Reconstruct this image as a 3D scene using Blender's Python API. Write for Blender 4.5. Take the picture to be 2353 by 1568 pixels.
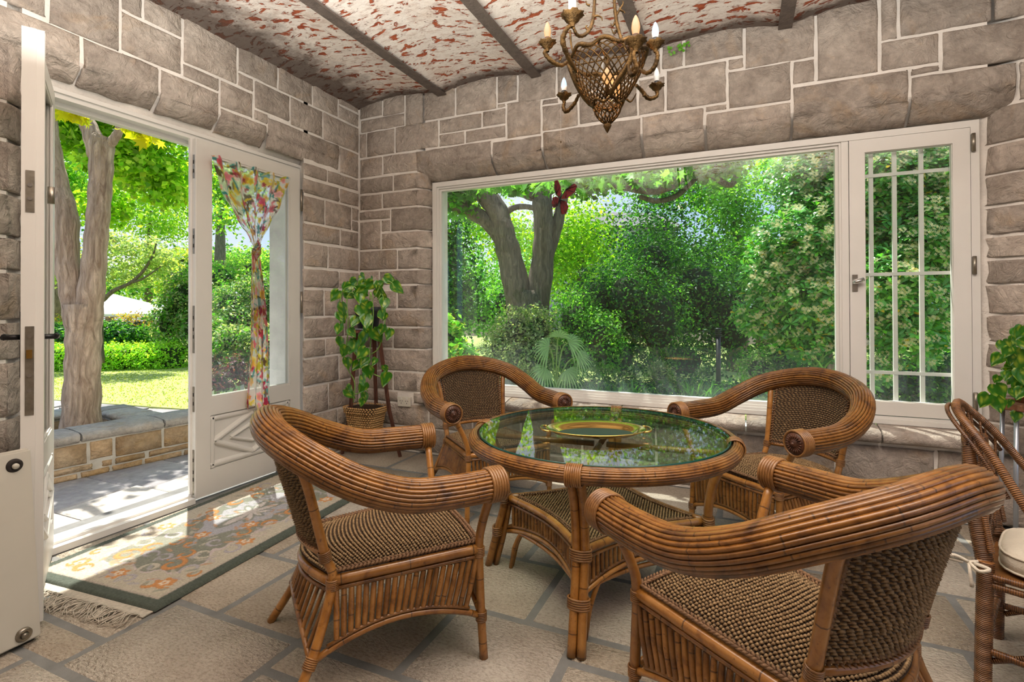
import bpy, bmesh, math, random
import numpy as np
from mathutils import Vector, Matrix
PI = math.pi
for o in list(bpy.data.objects): bpy.data.objects.remove(o)
SC = bpy.context.scene
COL = SC.collection
rnd = random.Random(7)

# ------------------------------------------------------------------ camera, sky, sun, exposure
CAM = Vector((3.33204, -3.94384, 1.3)); F = 1195.02; CX = 1176.5; CY = 699.23
_yaw, _pit, _rol = 0.415539, 0.0068086, -0.0031066
_f = Vector((-math.sin(_yaw)*math.cos(_pit), math.cos(_yaw)*math.cos(_pit), math.sin(_pit)))
_r = Vector((math.cos(_yaw), math.sin(_yaw), 0)); _u = _r.cross(_f)
R_ = math.cos(_rol)*_r + math.sin(_rol)*_u; U_ = -math.sin(_rol)*_r + math.cos(_rol)*_u
cd = bpy.data.cameras.new('camera'); cam = bpy.data.objects.new('camera', cd); COL.objects.link(cam)
M = Matrix((R_, U_, -_f)).transposed().to_4x4(); M.translation = CAM; cam.matrix_world = M
cd.sensor_width = 36; cd.lens = 36*F/2353; cd.shift_y = -(784-CY)/2353; cd.clip_start = .02; cd.clip_end = 400
SC.camera = cam

def at(px, py, d):
    """world point seen at a photograph pixel, d metres deep from the lens"""
    return CAM + d*(_f + R_*((px-CX)/F) - U_*((py-CY)/F))

def N(nt, t, **kw):
    n = nt.nodes.new(t)
    for k, v in kw.items():
        if k == 'inp':
            for a, b in v.items(): n.inputs[a].default_value = b
        else: setattr(n, k, v)
    return n

w = bpy.data.worlds.new('sky'); SC.world = w; w.use_nodes = True
nt = w.node_tree; nt.nodes.clear()
out = N(nt, 'ShaderNodeOutputWorld'); bg = N(nt, 'ShaderNodeBackground', inp={'Strength': 1.1})
tc = N(nt, 'ShaderNodeTexCoord'); sx = N(nt, 'ShaderNodeSeparateXYZ')
rp = N(nt, 'ShaderNodeValToRGB'); e = rp.color_ramp.elements
e[0].position = 0.0; e[0].color = (.60, .77, 1, 1); e[1].position = .7; e[1].color = (.36, .57, 1.0, 1)
nz = N(nt, 'ShaderNodeTexNoise', inp={'Scale': 3.0, 'Detail': 6.0, 'Roughness': .6})
rp2 = N(nt, 'ShaderNodeValToRGB'); rp2.color_ramp.elements[0].position = .46; rp2.color_ramp.elements[1].position = .72
mx = N(nt, 'ShaderNodeMixRGB', inp={'Color2': (1, 1, 1, 1)})
L = nt.links.new
L(tc.outputs['Generated'], sx.inputs[0]); L(sx.outputs['Z'], rp.inputs[0]); L(tc.outputs['Generated'], nz.inputs['Vector'])
L(nz.outputs[0], rp2.inputs[0]); L(rp2.outputs[0], mx.inputs['Fac']); L(rp.outputs[0], mx.inputs['Color1'])
L(mx.outputs[0], bg.inputs['Color']); L(bg.outputs[0], out.inputs[0])

sd = bpy.data.lights.new('sun', 'SUN'); sun = bpy.data.objects.new('sun', sd); COL.objects.link(sun)
sd.energy = 9.5; sd.angle = math.radians(.6); sd.color = (1, .95, .86)
sun.rotation_euler = Vector((.40, -.28, -1)).to_track_quat('-Z', 'Y').to_euler()
def area(name, loc, tgt, sx_, sy_, e_, c_):
    a = bpy.data.lights.new(name, 'AREA'); a.shape = 'RECTANGLE'; a.size = sx_; a.size_y = sy_; a.energy = e_; a.color = c_
    o = bpy.data.objects.new(name, a); COL.objects.link(o); o.location = loc
    o.rotation_euler = (Vector(tgt)-Vector(loc)).to_track_quat('-Z', 'Y').to_euler(); return o
area('overhead_fill', (3.3, -2.15, 3.13), (3.3, -2.15, 0), 3.2, .9, 44, (1, .96, .90))  # added fill light under the ceiling, outside the view
area('upward_fill', (3.2, -3.0, 2.3), (3.2, -3.0, 4), 4.4, 1.6, 285, (1, .96, .90))  # added fill aimed up to brighten the ceiling, unseen from below
vs = SC.view_settings; vs.view_transform = 'Standard'; vs.look = 'None'; vs.gamma = 1; vs.exposure = 0.0; vs.use_curve_mapping = False
SC.cycles.use_denoising = True
SC.cycles.max_bounces = 6; SC.cycles.diffuse_bounces = 3; SC.cycles.glossy_bounces = 3; SC.cycles.transparent_max_bounces = 10
SC.cycles.use_adaptive_sampling = True; SC.cycles.adaptive_threshold = .025
SC.cycles.caustics_reflective = False; SC.cycles.caustics_refractive = False
SC.cycles.sample_clamp_indirect = 6

# ------------------------------------------------------------------ mesh helpers
class MB:
    def __init__(s): s.v = []; s.f = []; s.uv = []; s.smooth = []; s.col = None
    def add(s, vs_, fs, uvs=None, sm=False):
        b = len(s.v); s.v += [tuple(v) for v in vs_]
        for i, f in enumerate(fs):
            s.f.append(tuple(b+k for k in f)); s.uv.append(uvs[i] if uvs else [(0, 0)]*len(f)); s.smooth.append(sm)
    def box(s, x0, x1, y0, y1, z0, z1):
        v = [(x, y, z) for z in (z0, z1) for y in (y0, y1) for x in (x0, x1)]
        s.add(v, [(0, 2, 3, 1), (4, 5, 7, 6), (0, 1, 5, 4), (2, 6, 7, 3), (0, 4, 6, 2), (1, 3, 7, 5)])
    def hexa(s, p):   # 8 points, bottom 4 ccw then top 4
        s.add(p, [(3, 2, 1, 0), (4, 5, 6, 7), (0, 1, 5, 4), (1, 2, 6, 5), (2, 3, 7, 6), (3, 0, 4, 7)])
    def prism(s, poly, d):   # poly list of 3d pts (ccw seen from +d), extruded along -d .. keeps both faces
        n = len(poly); d = Vector(d); a = [Vector(p) for p in poly]; b = [p+d for p in a]
        s.add(a+b, [tuple(range(n))[::-1], tuple(range(n, 2*n))]+[(i, (i+1) % n, n+(i+1) % n, n+i) for i in range(n)])
    def tube(s, pts, r, n=6, closed=False, cap=True, ph=0.0, sm=True):
        P = [Vector(p) for p in pts]; m = len(P)
        rr = r if hasattr(r, '__len__') else [r]*m
        T = []
        for i in range(m):
            a = P[(i-1) % m] if (closed or i > 0) else P[i]; b = P[(i+1) % m] if (closed or i < m-1) else P[i]
            t = b-a; T.append(t.normalized() if t.length > 1e-9 else Vector((0, 0, 1)))
        ref = Vector((0, 0, 1)) if abs(T[0].z) < .9 else Vector((1, 0, 0))
        nn = (ref - T[0]*ref.dot(T[0])).normalized(); V = []; uu = [0.0]
        for i in range(m):
            if i: 
                nn = nn - T[i]*nn.dot(T[i]); nn.normalize(); uu.append(uu[-1]+(P[i]-P[i-1]).length)
            bb = T[i].cross(nn)
            for k in range(n):
                a = 2*PI*k/n+ph; V.append(P[i]+(nn*math.cos(a)+bb*math.sin(a))*rr[i])
        fs = []; uv = []
        for i in range(m if closed else m-1):
            j = (i+1) % m; u0 = uu[i]; u1 = uu[j] if j else uu[i]+(P[0]-P[i]).length
            for k in range(n):
                l = (k+1) % n; fs.append((i*n+k, i*n+l, j*n+l, j*n+k)); uv.append([(u0, k/n), (u0, (k+1)/n), (u1, (k+1)/n), (u1, k/n)])
        s.add(V, fs, uv, sm)
        if cap and not closed:
            b = len(s.v)-len(V); s.f.append(tuple(b+k for k in range(n))[::-1]); s.uv.append([(0, 0)]*n); s.smooth.append(False)
            s.f.append(tuple(b+(m-1)*n+k for k in range(n))); s.uv.append([(uu[-1], 0)]*n); s.smooth.append(False)
    def lathe(s, prof, n=16, c=(0, 0, 0), sm=True, ang=2*PI):
        V = [(c[0]+r*math.cos(ang*k/n), c[1]+r*math.sin(ang*k/n), c[2]+z) for r, z in prof for k in range(n)]
        fs = [(i*n+k, i*n+(k+1) % n, (i+1)*n+(k+1) % n, (i+1)*n+k) for i in range(len(prof)-1) for k in range(n)]
        s.add(V, fs, None, sm)
    def disc(s, c, r, n=16, z=0, up=True):
        s.add([(c[0]+r*math.cos(2*PI*k/n), c[1]+r*math.sin(2*PI*k/n), c[2]) for k in range(n)], [tuple(range(n)) if up else tuple(range(n))[::-1]])
    def blob(s, c, a, b, d, ra, rb, rc):   # 6-vertex octahedron with axes a,b,d
        c = Vector(c); s.add([c-a*ra, c+a*ra, c-b*rb, c+b*rb, c-d*rc, c+d*rc], [(1, 3, 5), (3, 0, 5), (0, 2, 5), (2, 1, 5), (3, 1, 4), (0, 3, 4), (2, 0, 4), (1, 2, 4)], None, True)
    def mesh(s, name):
        me = bpy.data.meshes.new(name); me.from_pydata(s.v, [], s.f)
        uvl = me.uv_layers.new(name='UVMap'); flat = [c for u in s.uv for q in u for c in q]
        uvl.data.foreach_set('uv', flat); me.polygons.foreach_set('use_smooth', s.smooth); me.update(); return me
    def xf(s, m):
        s.v = [tuple(m @ Vector(v)) for v in s.v]; return s

def link(name, me, mat, parent=None, loc=None):
    o = bpy.data.objects.new(name, me); COL.objects.link(o)
    if mat and not me.materials: me.materials.append(mat)
    if parent: o.parent = parent
    if loc is not None: o.location = loc
    return o
def obj(name, mb, mat, parent=None, loc=None): return link(name, mb.mesh(name), mat, parent, loc)
def tag(o, label, cat, group=None, kind=None):
    o['label'] = label; o['category'] = cat
    if group: o['group'] = group
    if kind: o['kind'] = kind
    return o
def thing(name, label, cat, loc=(0, 0, 0), rz=0, group=None):
    o = bpy.data.objects.new(name, None); COL.objects.link(o); o.location = loc; o.rotation_euler = (0, 0, rz); o.empty_display_size = .1
    return tag(o, label, cat, group)
def struct(name, label=None, mb=None, mat=None):
    o = obj(name, mb, mat) if mb else bpy.data.objects.new(name, None)
    if not mb: COL.objects.link(o)
    o['kind'] = 'structure'
    if label: o['label'] = label; o['category'] = 'structure'
    return o
def stuff(o): o['kind'] = 'stuff'; return o
def npmesh(name, V, Fc, col=None, smooth=False, nv=None):
    """V (n,3) float, Fc (m,k) int, col per point"""
    me = bpy.data.meshes.new(name); n = len(V); m, k = Fc.shape
    me.vertices.add(n); me.vertices.foreach_set('co', np.asarray(V, np.float32).ravel())
    me.loops.add(m*k); me.loops.foreach_set('vertex_index', np.asarray(Fc, np.int32).ravel())
    me.polygons.add(m); me.polygons.foreach_set('loop_start', np.arange(0, m*k, k, dtype=np.int32)); me.polygons.foreach_set('loop_total', np.full(m, k, np.int32))
    if smooth: me.polygons.foreach_set('use_smooth', np.ones(m, bool))
    if col is not None:
        a = me.color_attributes.new('Col', 'FLOAT_COLOR', 'POINT'); c4 = np.ones((n, 4), np.float32); c4[:, :3] = col; a.data.foreach_set('color', c4.ravel())
    me.update(calc_edges=True); return me
def cr(pts, n=6):
    P = [Vector(p) for p in pts]; Q = [2*P[0]-P[1]]+P+[2*P[-1]-P[-2]]; o = []
    for i in range(1, len(Q)-2):
        a, b, c, d = Q[i-1:i+3]
        for k in range(n):
            t = k/n; o.append(.5*((2*b)+(c-a)*t+(2*a-5*b+4*c-d)*t*t+(3*b-a-3*c+d)*t**3))
    o.append(P[-1]); return o

# ------------------------------------------------------------------ materials
def newmat(name):
    m = bpy.data.materials.new(name); m.use_nodes = True; nt = m.node_tree; nt.nodes.clear()
    o = N(nt, 'ShaderNodeOutputMaterial'); b = N(nt, 'ShaderNodeBsdfPrincipled'); nt.links.new(b.outputs[0], o.inputs[0])
    return m, nt, b, o
def ramp(nt, fac, stops):
    r = N(nt, 'ShaderNodeValToRGB'); el = r.color_ramp.elements
    while len(el) < len(stops): el.new(.5)
    for i, (p, c) in enumerate(stops): el[i].position = p; el[i].color = (*c, 1) if len(c) == 3 else c
    nt.links.new(fac, r.inputs[0]); return r.outputs[0]
def noise(nt, vec, scale, detail=4, rough=.55, dist=0):
    n = N(nt, 'ShaderNodeTexNoise', inp={'Scale': scale, 'Detail': detail, 'Roughness': rough, 'Distortion': dist})
    if vec is not None: nt.links.new(vec, n.inputs['Vector'])
    return n.outputs[0]
def mixc(nt, fac, a, b, mode='MIX'):
    m = N(nt, 'ShaderNodeMixRGB', blend_type=mode)
    for s, k in ((fac, 0), (a, 1), (b, 2)):
        if hasattr(s, 'links'): nt.links.new(s, m.inputs[k])
        elif isinstance(s, (int, float)): m.inputs[k].default_value = s if k == 0 else (s, s, s, 1)
        else: m.inputs[k].default_value = (*s, 1)
    return m.outputs[0]
def math_(nt, op, a, b=None, clamp=False):
    m = N(nt, 'ShaderNodeMath', operation=op, use_clamp=clamp)
    for s, k in ((a, 0), (b, 1)):
        if s is None: continue
        if hasattr(s, 'links'): nt.links.new(s, m.inputs[k])
        else: m.inputs[k].default_value = s
    return m.outputs[0]
def coords(nt, kind='Object', scale=None):
    t = N(nt, 'ShaderNodeTexCoord').outputs[kind]
    if scale:
        mp = N(nt, 'ShaderNodeMapping'); mp.inputs['Scale'].default_value = scale; nt.links.new(t, mp.inputs[0]); t = mp.outputs[0]
    return t
def bump(nt, b, h, strength, dist):
    n = N(nt, 'ShaderNodeBump', inp={'Strength': strength, 'Distance': dist}); nt.links.new(h, n.inputs['Height']); nt.links.new(n.outputs[0], b.inputs['Normal'])
def plain(name, c, rough=.5, metal=0, var=.0, scale=8, bmp=0, spec=None, bscale=None):
    m, nt, b, o = newmat(name); b.inputs['Roughness'].default_value = rough; b.inputs['Metallic'].default_value = metal
    v = coords(nt)
    f = noise(nt, v, scale, 5)
    nt.links.new(ramp(nt, f, [(.3, tuple(x*(1-var) for x in c)), (.7, tuple(min(1, x*(1+var)) for x in c))]), b.inputs['Base Color'])
    if bmp: bump(nt, b, noise(nt, v, bscale or scale*6, 4), bmp, .01)
    if spec is not None: b.inputs['Specular IOR Level'].default_value = spec
    return m

def mat_stone(name, dark, lite, tint, bs=1.0, sc=1.0):
    m, nt, b, o = newmat(name); v = coords(nt); oi = N(nt, 'ShaderNodeObjectInfo').outputs['Random']
    f1 = noise(nt, v, 5*sc, 6, .62, .4); f2 = noise(nt, v, 34*sc, 5, .6)
    base = ramp(nt, f1, [(.28, dark), (.72, lite)])
    base = mixc(nt, math_(nt, 'MULTIPLY', ramp(nt, noise(nt, v, 2.2*sc, 4, .6, 1.5), [(.56, (0, 0, 0)), (.72, (1, 1, 1))]), .55), base, tint)
    br = math_(nt, 'ADD', math_(nt, 'MULTIPLY', oi, .36), .82)
    base = mixc(nt, 1.0, base, ramp(nt, f2, [(.2, (.72, .72, .72)), (.75, (1.1, 1.1, 1.1))]), 'MULTIPLY')
    base = mixc(nt, 1.0, base, br, 'MULTIPLY')
    nt.links.new(base, b.inputs['Base Color']); b.inputs['Roughness'].default_value = .9; b.inputs['Specular IOR Level'].default_value = .2
    vs_ = N(nt, 'ShaderNodeTexVoronoi', inp={'Scale': 9*sc}); nt.links.new(v, vs_.inputs['Vector'])
    h = math_(nt, 'ADD', math_(nt, 'MULTIPLY', noise(nt, v, 11*sc, 8, .62, 1.2), 2.1), math_(nt, 'MULTIPLY', noise(nt, v, 70*sc, 3), .35))
    bump(nt, b, h, .8*bs, .03); return m
STONE = mat_stone('wall_stone', (.40, .33, .275), (.66, .575, .495), (.60, .42, .26))
SAND = mat_stone('yellow_sandstone', (.42, .27, .14), (.68, .52, .34), (.60, .36, .12))
COPING = mat_stone('grey_coping', (.42, .38, .33), (.62, .57, .50), (.45, .33, .2))
MORTAR = plain('mortar', (.78, .73, .67), .95, 0, .12, 6, .5, .1, 60)
GREYRENDER = plain('sand_render', (.42, .38, .33), .95, 0, .12, 14, .5, .1, 90)
WHITE = plain('white_paint', (.74, .72, .675), .38, 0, .03, 3, 0)
WHITE2 = plain('white_door_paint', (.66, .64, .59), .42, 0, .03, 3, 0)
PLATE = plain('worn_steel', (.30, .27, .22), .35, .9, .25, 30)
BLACK = plain('black_iron', (.012, .012, .013), .4, .2, .1)
DARKHOLE = plain('dark_slot', (.02, .015, .012), .8)
STEELBEAM = plain('rusty_grey_steel', (.125, .098, .082), .7, .1, .25, 22, .5, None, 60)
CHROME = plain('brushed_chrome', (.55, .54, .52), .25, 1.0, .05)
BRASS = plain('polished_brass', (.80, .52, .16), .14, 1.0, .08, 6)
ANTIQUE = plain('antique_brass', (.10, .056, .019), .42, .85, .7, 24, .4)
SOIL = plain('soil', (.05, .035, .022), .95, 0, .3, 20, .5)

def mat_floor():
    m, nt, b, o = newmat('flagstone'); v = coords(nt); oi = N(nt, 'ShaderNodeObjectInfo').outputs['Random']
    f1 = noise(nt, v, 3.0, 5, .6); f2 = noise(nt, v, 55, 4, .6)
    base = ramp(nt, f1, [(.3, (.42, .365, .295)), (.7, (.62, .565, .475))])
    pit = ramp(nt, noise(nt, coords(nt, 'Object', (62, 105, 80)), 1.0, 3, .6), [(.30, (.45, .38, .32)), (.55, (1, 1, 1))])
    base = mixc(nt, .6, base, pit, 'MULTIPLY')
    base = mixc(nt, 1.0, base, ramp(nt, oi, [(0, (.78, .74, .68)), (.5, (1, .98, .94)), (1, (.98, 1, 1.04))]), 'MULTIPLY')
    nt.links.new(base, b.inputs['Base Color']); b.inputs['Roughness'].default_value = .72; b.inputs['Specular IOR Level'].default_value = .3
    h = math_(nt, 'ADD', math_(nt, 'MULTIPLY', noise(nt, coords(nt, 'Object', (48, 80, 60)), 1.0, 4, .6), 1.5), math_(nt, 'MULTIPLY', f2, .5))
    bump(nt, b, h, 1.0, .013); return m
FLAG = mat_floor()
GROUT = plain('grey_grout', (.20, .20, .19), .95, 0, .15, 10, .4, .1, 60)

def mat_ceiling():
    m, nt, b, o = newmat('peeling_plaster'); v = coords(nt)
    st = coords(nt, 'Object', (9.5, 18, 9))
    f = noise(nt, st, 1.0, 5, .62, .5); f2 = noise(nt, coords(nt, 'Object', (16, 26, 20)), 1.0, 4, .6, .4); pal = noise(nt, v, 2.6, 5, .6)
    base = ramp(nt, pal, [(.3, (.70, .58, .49)), (.5, (.83, .76, .69)), (.75, (.74, .66, .60))])
    base = mixc(nt, math_(nt, 'MULTIPLY', ramp(nt, noise(nt, coords(nt, 'Object', (9, 17, 9)), 1.3, 6, .7), [(.50, (0, 0, 0)), (.62, (1, 1, 1))]), .55), base, (.50, .36, .30))
    red = ramp(nt, f, [(.555, (0, 0, 0)), (.59, (1, 1, 1))])
    redc = ramp(nt, f2, [(.3, (.26, .055, .03)), (.6, (.44, .115, .05)), (.8, (.36, .14, .09))])
    base = mixc(nt, red, base, redc)
    dk = ramp(nt, noise(nt, coords(nt, 'Object', (13, 24, 12)), 1.6, 4, .6), [(.64, (0, 0, 0)), (.69, (1, 1, 1))])
    base = mixc(nt, math_(nt, 'MULTIPLY', dk, .75), base, (.16, .10, .08))
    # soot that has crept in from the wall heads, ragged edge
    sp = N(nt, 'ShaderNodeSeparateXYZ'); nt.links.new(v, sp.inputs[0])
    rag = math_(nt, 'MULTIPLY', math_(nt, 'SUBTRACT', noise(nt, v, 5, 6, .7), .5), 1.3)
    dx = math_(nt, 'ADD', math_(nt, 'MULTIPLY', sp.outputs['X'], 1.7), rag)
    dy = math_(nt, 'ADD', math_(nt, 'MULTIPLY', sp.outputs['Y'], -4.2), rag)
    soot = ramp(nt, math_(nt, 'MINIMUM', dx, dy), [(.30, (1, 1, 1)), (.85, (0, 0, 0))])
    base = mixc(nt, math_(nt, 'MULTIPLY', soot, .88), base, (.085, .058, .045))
    nt.links.new(base, b.inputs['Base Color']); b.inputs['Roughness'].default_value = .9; b.inputs['Specular IOR Level'].default_value = .15
    bump(nt, b, math_(nt, 'SUBTRACT', math_(nt, 'MULTIPLY', noise(nt, v, 30, 6, .65), .6), math_(nt, 'MULTIPLY', red, .5)), .8, .012); return m
CEIL = mat_ceiling()

def mat_cane(name, dk, md, lt, rough=.3, nodes=True, wrap=False):
    m, nt, b, o = newmat(name); v = coords(nt); oi = N(nt, 'ShaderNodeObjectInfo').outputs['Random']
    f = noise(nt, v, 16, 5, .65, .6); base = ramp(nt, f, [(.30, dk), (.48, md), (.74, lt)])
    base = mixc(nt, 1.0, base, ramp(nt, oi, [(0, (.62, .56, .5)), (.35, (.95, .95, .95)), (1, (1.15, 1.12, 1.05))]), 'MULTIPLY')
    sp = ramp(nt, noise(nt, v, 75, 2, .5), [(.66, (0, 0, 0)), (.72, (1, 1, 1))]); base = mixc(nt, math_(nt, 'MULTIPLY', sp, .55), base, (.07, .025, .008))
    if nodes:
        uv = N(nt, 'ShaderNodeUVMap').outputs[0]; sx_ = N(nt, 'ShaderNodeSeparateXYZ'); nt.links.new(uv, sx_.inputs[0])
        fr = math_(nt, 'FRACT', math_(nt, 'ADD', math_(nt, 'MULTIPLY', sx_.outputs['X'], 4.3), math_(nt, 'MULTIPLY', oi, 7.7)))
        ring = ramp(nt, fr, [(0, (1, 1, 1)), (.013, (1, 1, 1)), (.022, (0, 0, 0)), (1, (0, 0, 0))]); base = mixc(nt, math_(nt, 'MULTIPLY', ring, .8), base, (.05, .02, .007))
    nt.links.new(base, b.inputs['Base Color']); b.inputs['Roughness'].default_value = rough
    b.inputs['Coat Weight'].default_value = .35; b.inputs['Coat Roughness'].default_value = .18
    if wrap:
        uv = N(nt, 'ShaderNodeUVMap').outputs[0]; sx_ = N(nt, 'ShaderNodeSeparateXYZ'); nt.links.new(uv, sx_.inputs[0])
        sw = math_(nt, 'ADD', math_(nt, 'MULTIPLY', math_(nt, 'SINE', math_(nt, 'MULTIPLY', sx_.outputs['X'], 1000.0)), .5), .5)
        base = mixc(nt, math_(nt, 'MULTIPLY', ramp(nt, sw, [(0, (1, 1, 1)), (.3, (0, 0, 0))]), .75), base, tuple(x*.3 for x in dk)); nt.links.new(base, b.inputs['Base Color']); bump(nt, b, sw, .8, .004); return m
    bump(nt, b, f, .25, .003); return m
CANE = mat_cane('varnished_cane', (.07, .023, .005), (.205, .083, .015), (.315, .145, .033))
POLE = mat_cane('honey_rattan_pole', (.19, .072, .012), (.35, .150, .030), (.43, .21, .055))
BIND = mat_cane('binding_cane', (.12, .046, .011), (.245, .11, .03), (.33, .17, .06), .4, False)
SLAT = mat_cane('apron_cane', (.07, .025, .006), (.25, .105, .022), (.37, .18, .05), .38)
WICK = mat_cane('dark_wrapped_wicker', (.085, .03, .009), (.23, .095, .026), (.34, .16, .05), .42, False, True)
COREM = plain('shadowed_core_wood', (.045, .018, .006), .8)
CAPM = plain('carved_dark_wood', (.085, .032, .016), .35, 0, .4, 30)
def mat_grass_rope(name, a, c):
    m, nt, b, o = newmat(name); v = coords(nt)
    nt.links.new(ramp(nt, noise(nt, v, 90, 3), [(.3, a), (.7, c)]), b.inputs['Base Color']); b.inputs['Roughness'].default_value = .75
    bump(nt, b, noise(nt, coords(nt, 'Object', (400, 160, 160)), 1.0, 2), .5, .002); return m
ROPE = mat_grass_rope('seagrass_cord', (.14, .078, .03), (.33, .215, .10))
BRAID = mat_grass_rope('braided_edge', (.105, .05, .022), (.25, .135, .06))
HYA = mat_grass_rope('hyacinth_braid', (.40, .21, .07), (.66, .42, .18))
WEFT = plain('dark_weft', (.045, .026, .013), .9)

def mat_glass(name, tint=(1, 1, 1), rough=0.0, dust=0.0):
    m, nt, b, o = newmat(name); nt.nodes.remove(b)
    tr = N(nt, 'ShaderNodeBsdfTransparent', inp={'Color': (*tint, 1)}); gl = N(nt, 'ShaderNodeBsdfGlossy', inp={'Roughness': rough}); fr = N(nt, 'ShaderNodeFresnel', inp={'IOR': 1.5})
    bf_ = N(nt, 'ShaderNodeNewGeometry').outputs['Backfacing']; nt.links.new(math_(nt, 'SUBTRACT', 1.5, math_(nt, 'MULTIPLY', bf_, 1.5-1/1.5)), fr.inputs['IOR'])   # a pane face seen from within the glass reflects like its outer side
    mx = N(nt, 'ShaderNodeMixShader'); nt.links.new(fr.outputs[0], mx.inputs[0]); nt.links.new(tr.outputs[0], mx.inputs[1]); nt.links.new(gl.outputs[0], mx.inputs[2]); last = mx.outputs[0]
    if dust:
        v = coords(nt); sp = N(nt, 'ShaderNodeSeparateXYZ'); nt.links.new(v, sp.inputs[0])
        hz = ramp(nt, sp.outputs['Z'], [(.55, (1, 1, 1)), (.72, (.4, .4, .4)), (1.0, (.1, .1, .1)), (1.5, (.04, .04, .04))])
        hz = math_(nt, 'MULTIPLY', math_(nt, 'MULTIPLY', hz, ramp(nt, noise(nt, v, 4, 6, .7), [(.3, (.5, .5, .5)), (.7, (1, 1, 1))])), dust)
        di = N(nt, 'ShaderNodeBsdfTranslucent', inp={'Color': (.75, .85, .9, 1)}); m2 = N(nt, 'ShaderNodeMixShader')
        nt.links.new(hz, m2.inputs[0]); nt.links.new(last, m2.inputs[1]); nt.links.new(di.outputs[0], m2.inputs[2]); last = m2.outputs[0]
    nt.links.new(last, o.inputs[0]); return m
GLASS = mat_glass('window_glass', (.97, 1, .99), 0, .12)
TGLASS = mat_glass('table_glass', (.90, .97, .93))
GEDGE = plain('green_glass_edge', (.004, .06, .045), .08)

def mat_leaf(name, trans=.4, rough=.45, tcol=(1.25, 1.35, .45), spec=.35):
    m, nt, b, o = newmat(name); a = N(nt, 'ShaderNodeAttribute', attribute_name='Col').outputs['Color']
    nt.links.new(a, b.inputs['Base Color']); b.inputs['Roughness'].default_value = rough; b.inputs['Specular IOR Level'].default_value = spec
    t = N(nt, 'ShaderNodeBsdfTranslucent'); nt.links.new(mixc(nt, 1.0, a, tcol, 'MULTIPLY'), t.inputs[0]); mx = N(nt, 'ShaderNodeMixShader'); mx.inputs[0].default_value = trans
    nt.links.new(b.outputs[0], mx.inputs[1]); nt.links.new(t.outputs[0], mx.inputs[2]); nt.links.new(mx.outputs[0], o.inputs[0]); return m
LEAF = mat_leaf('tree_leaf', .58, .45, (1.5, 1.55, .5)); LEAFG = mat_leaf('glossy_leaf', .42, .28, (1.3, 1.5, .45), .6); PETAL = mat_leaf('petal', .62, .6, (1.15, 1.15, 1.1))
def mat_bark(name, a, c, sc=1):
    m, nt, b, o = newmat(name); v = coords(nt, 'Object', (9*sc, 9*sc, 1.7*sc)); f = noise(nt, v, 2.2, 6, .65, 1.2)
    nt.links.new(ramp(nt, f, [(.32, a), (.66, c)]), b.inputs['Base Color']); b.inputs['Roughness'].default_value = .9; bump(nt, b, f, 1.0, .05); return m
BARK = mat_bark('furrowed_bark', (.36, .24, .16), (.80, .62, .46)); BARK2 = mat_bark('grey_bark', (.12, .09, .065), (.33, .26, .195)); TWIG = mat_bark('twig_bark', (.10, .08, .06), (.22, .18, .13))

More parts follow.
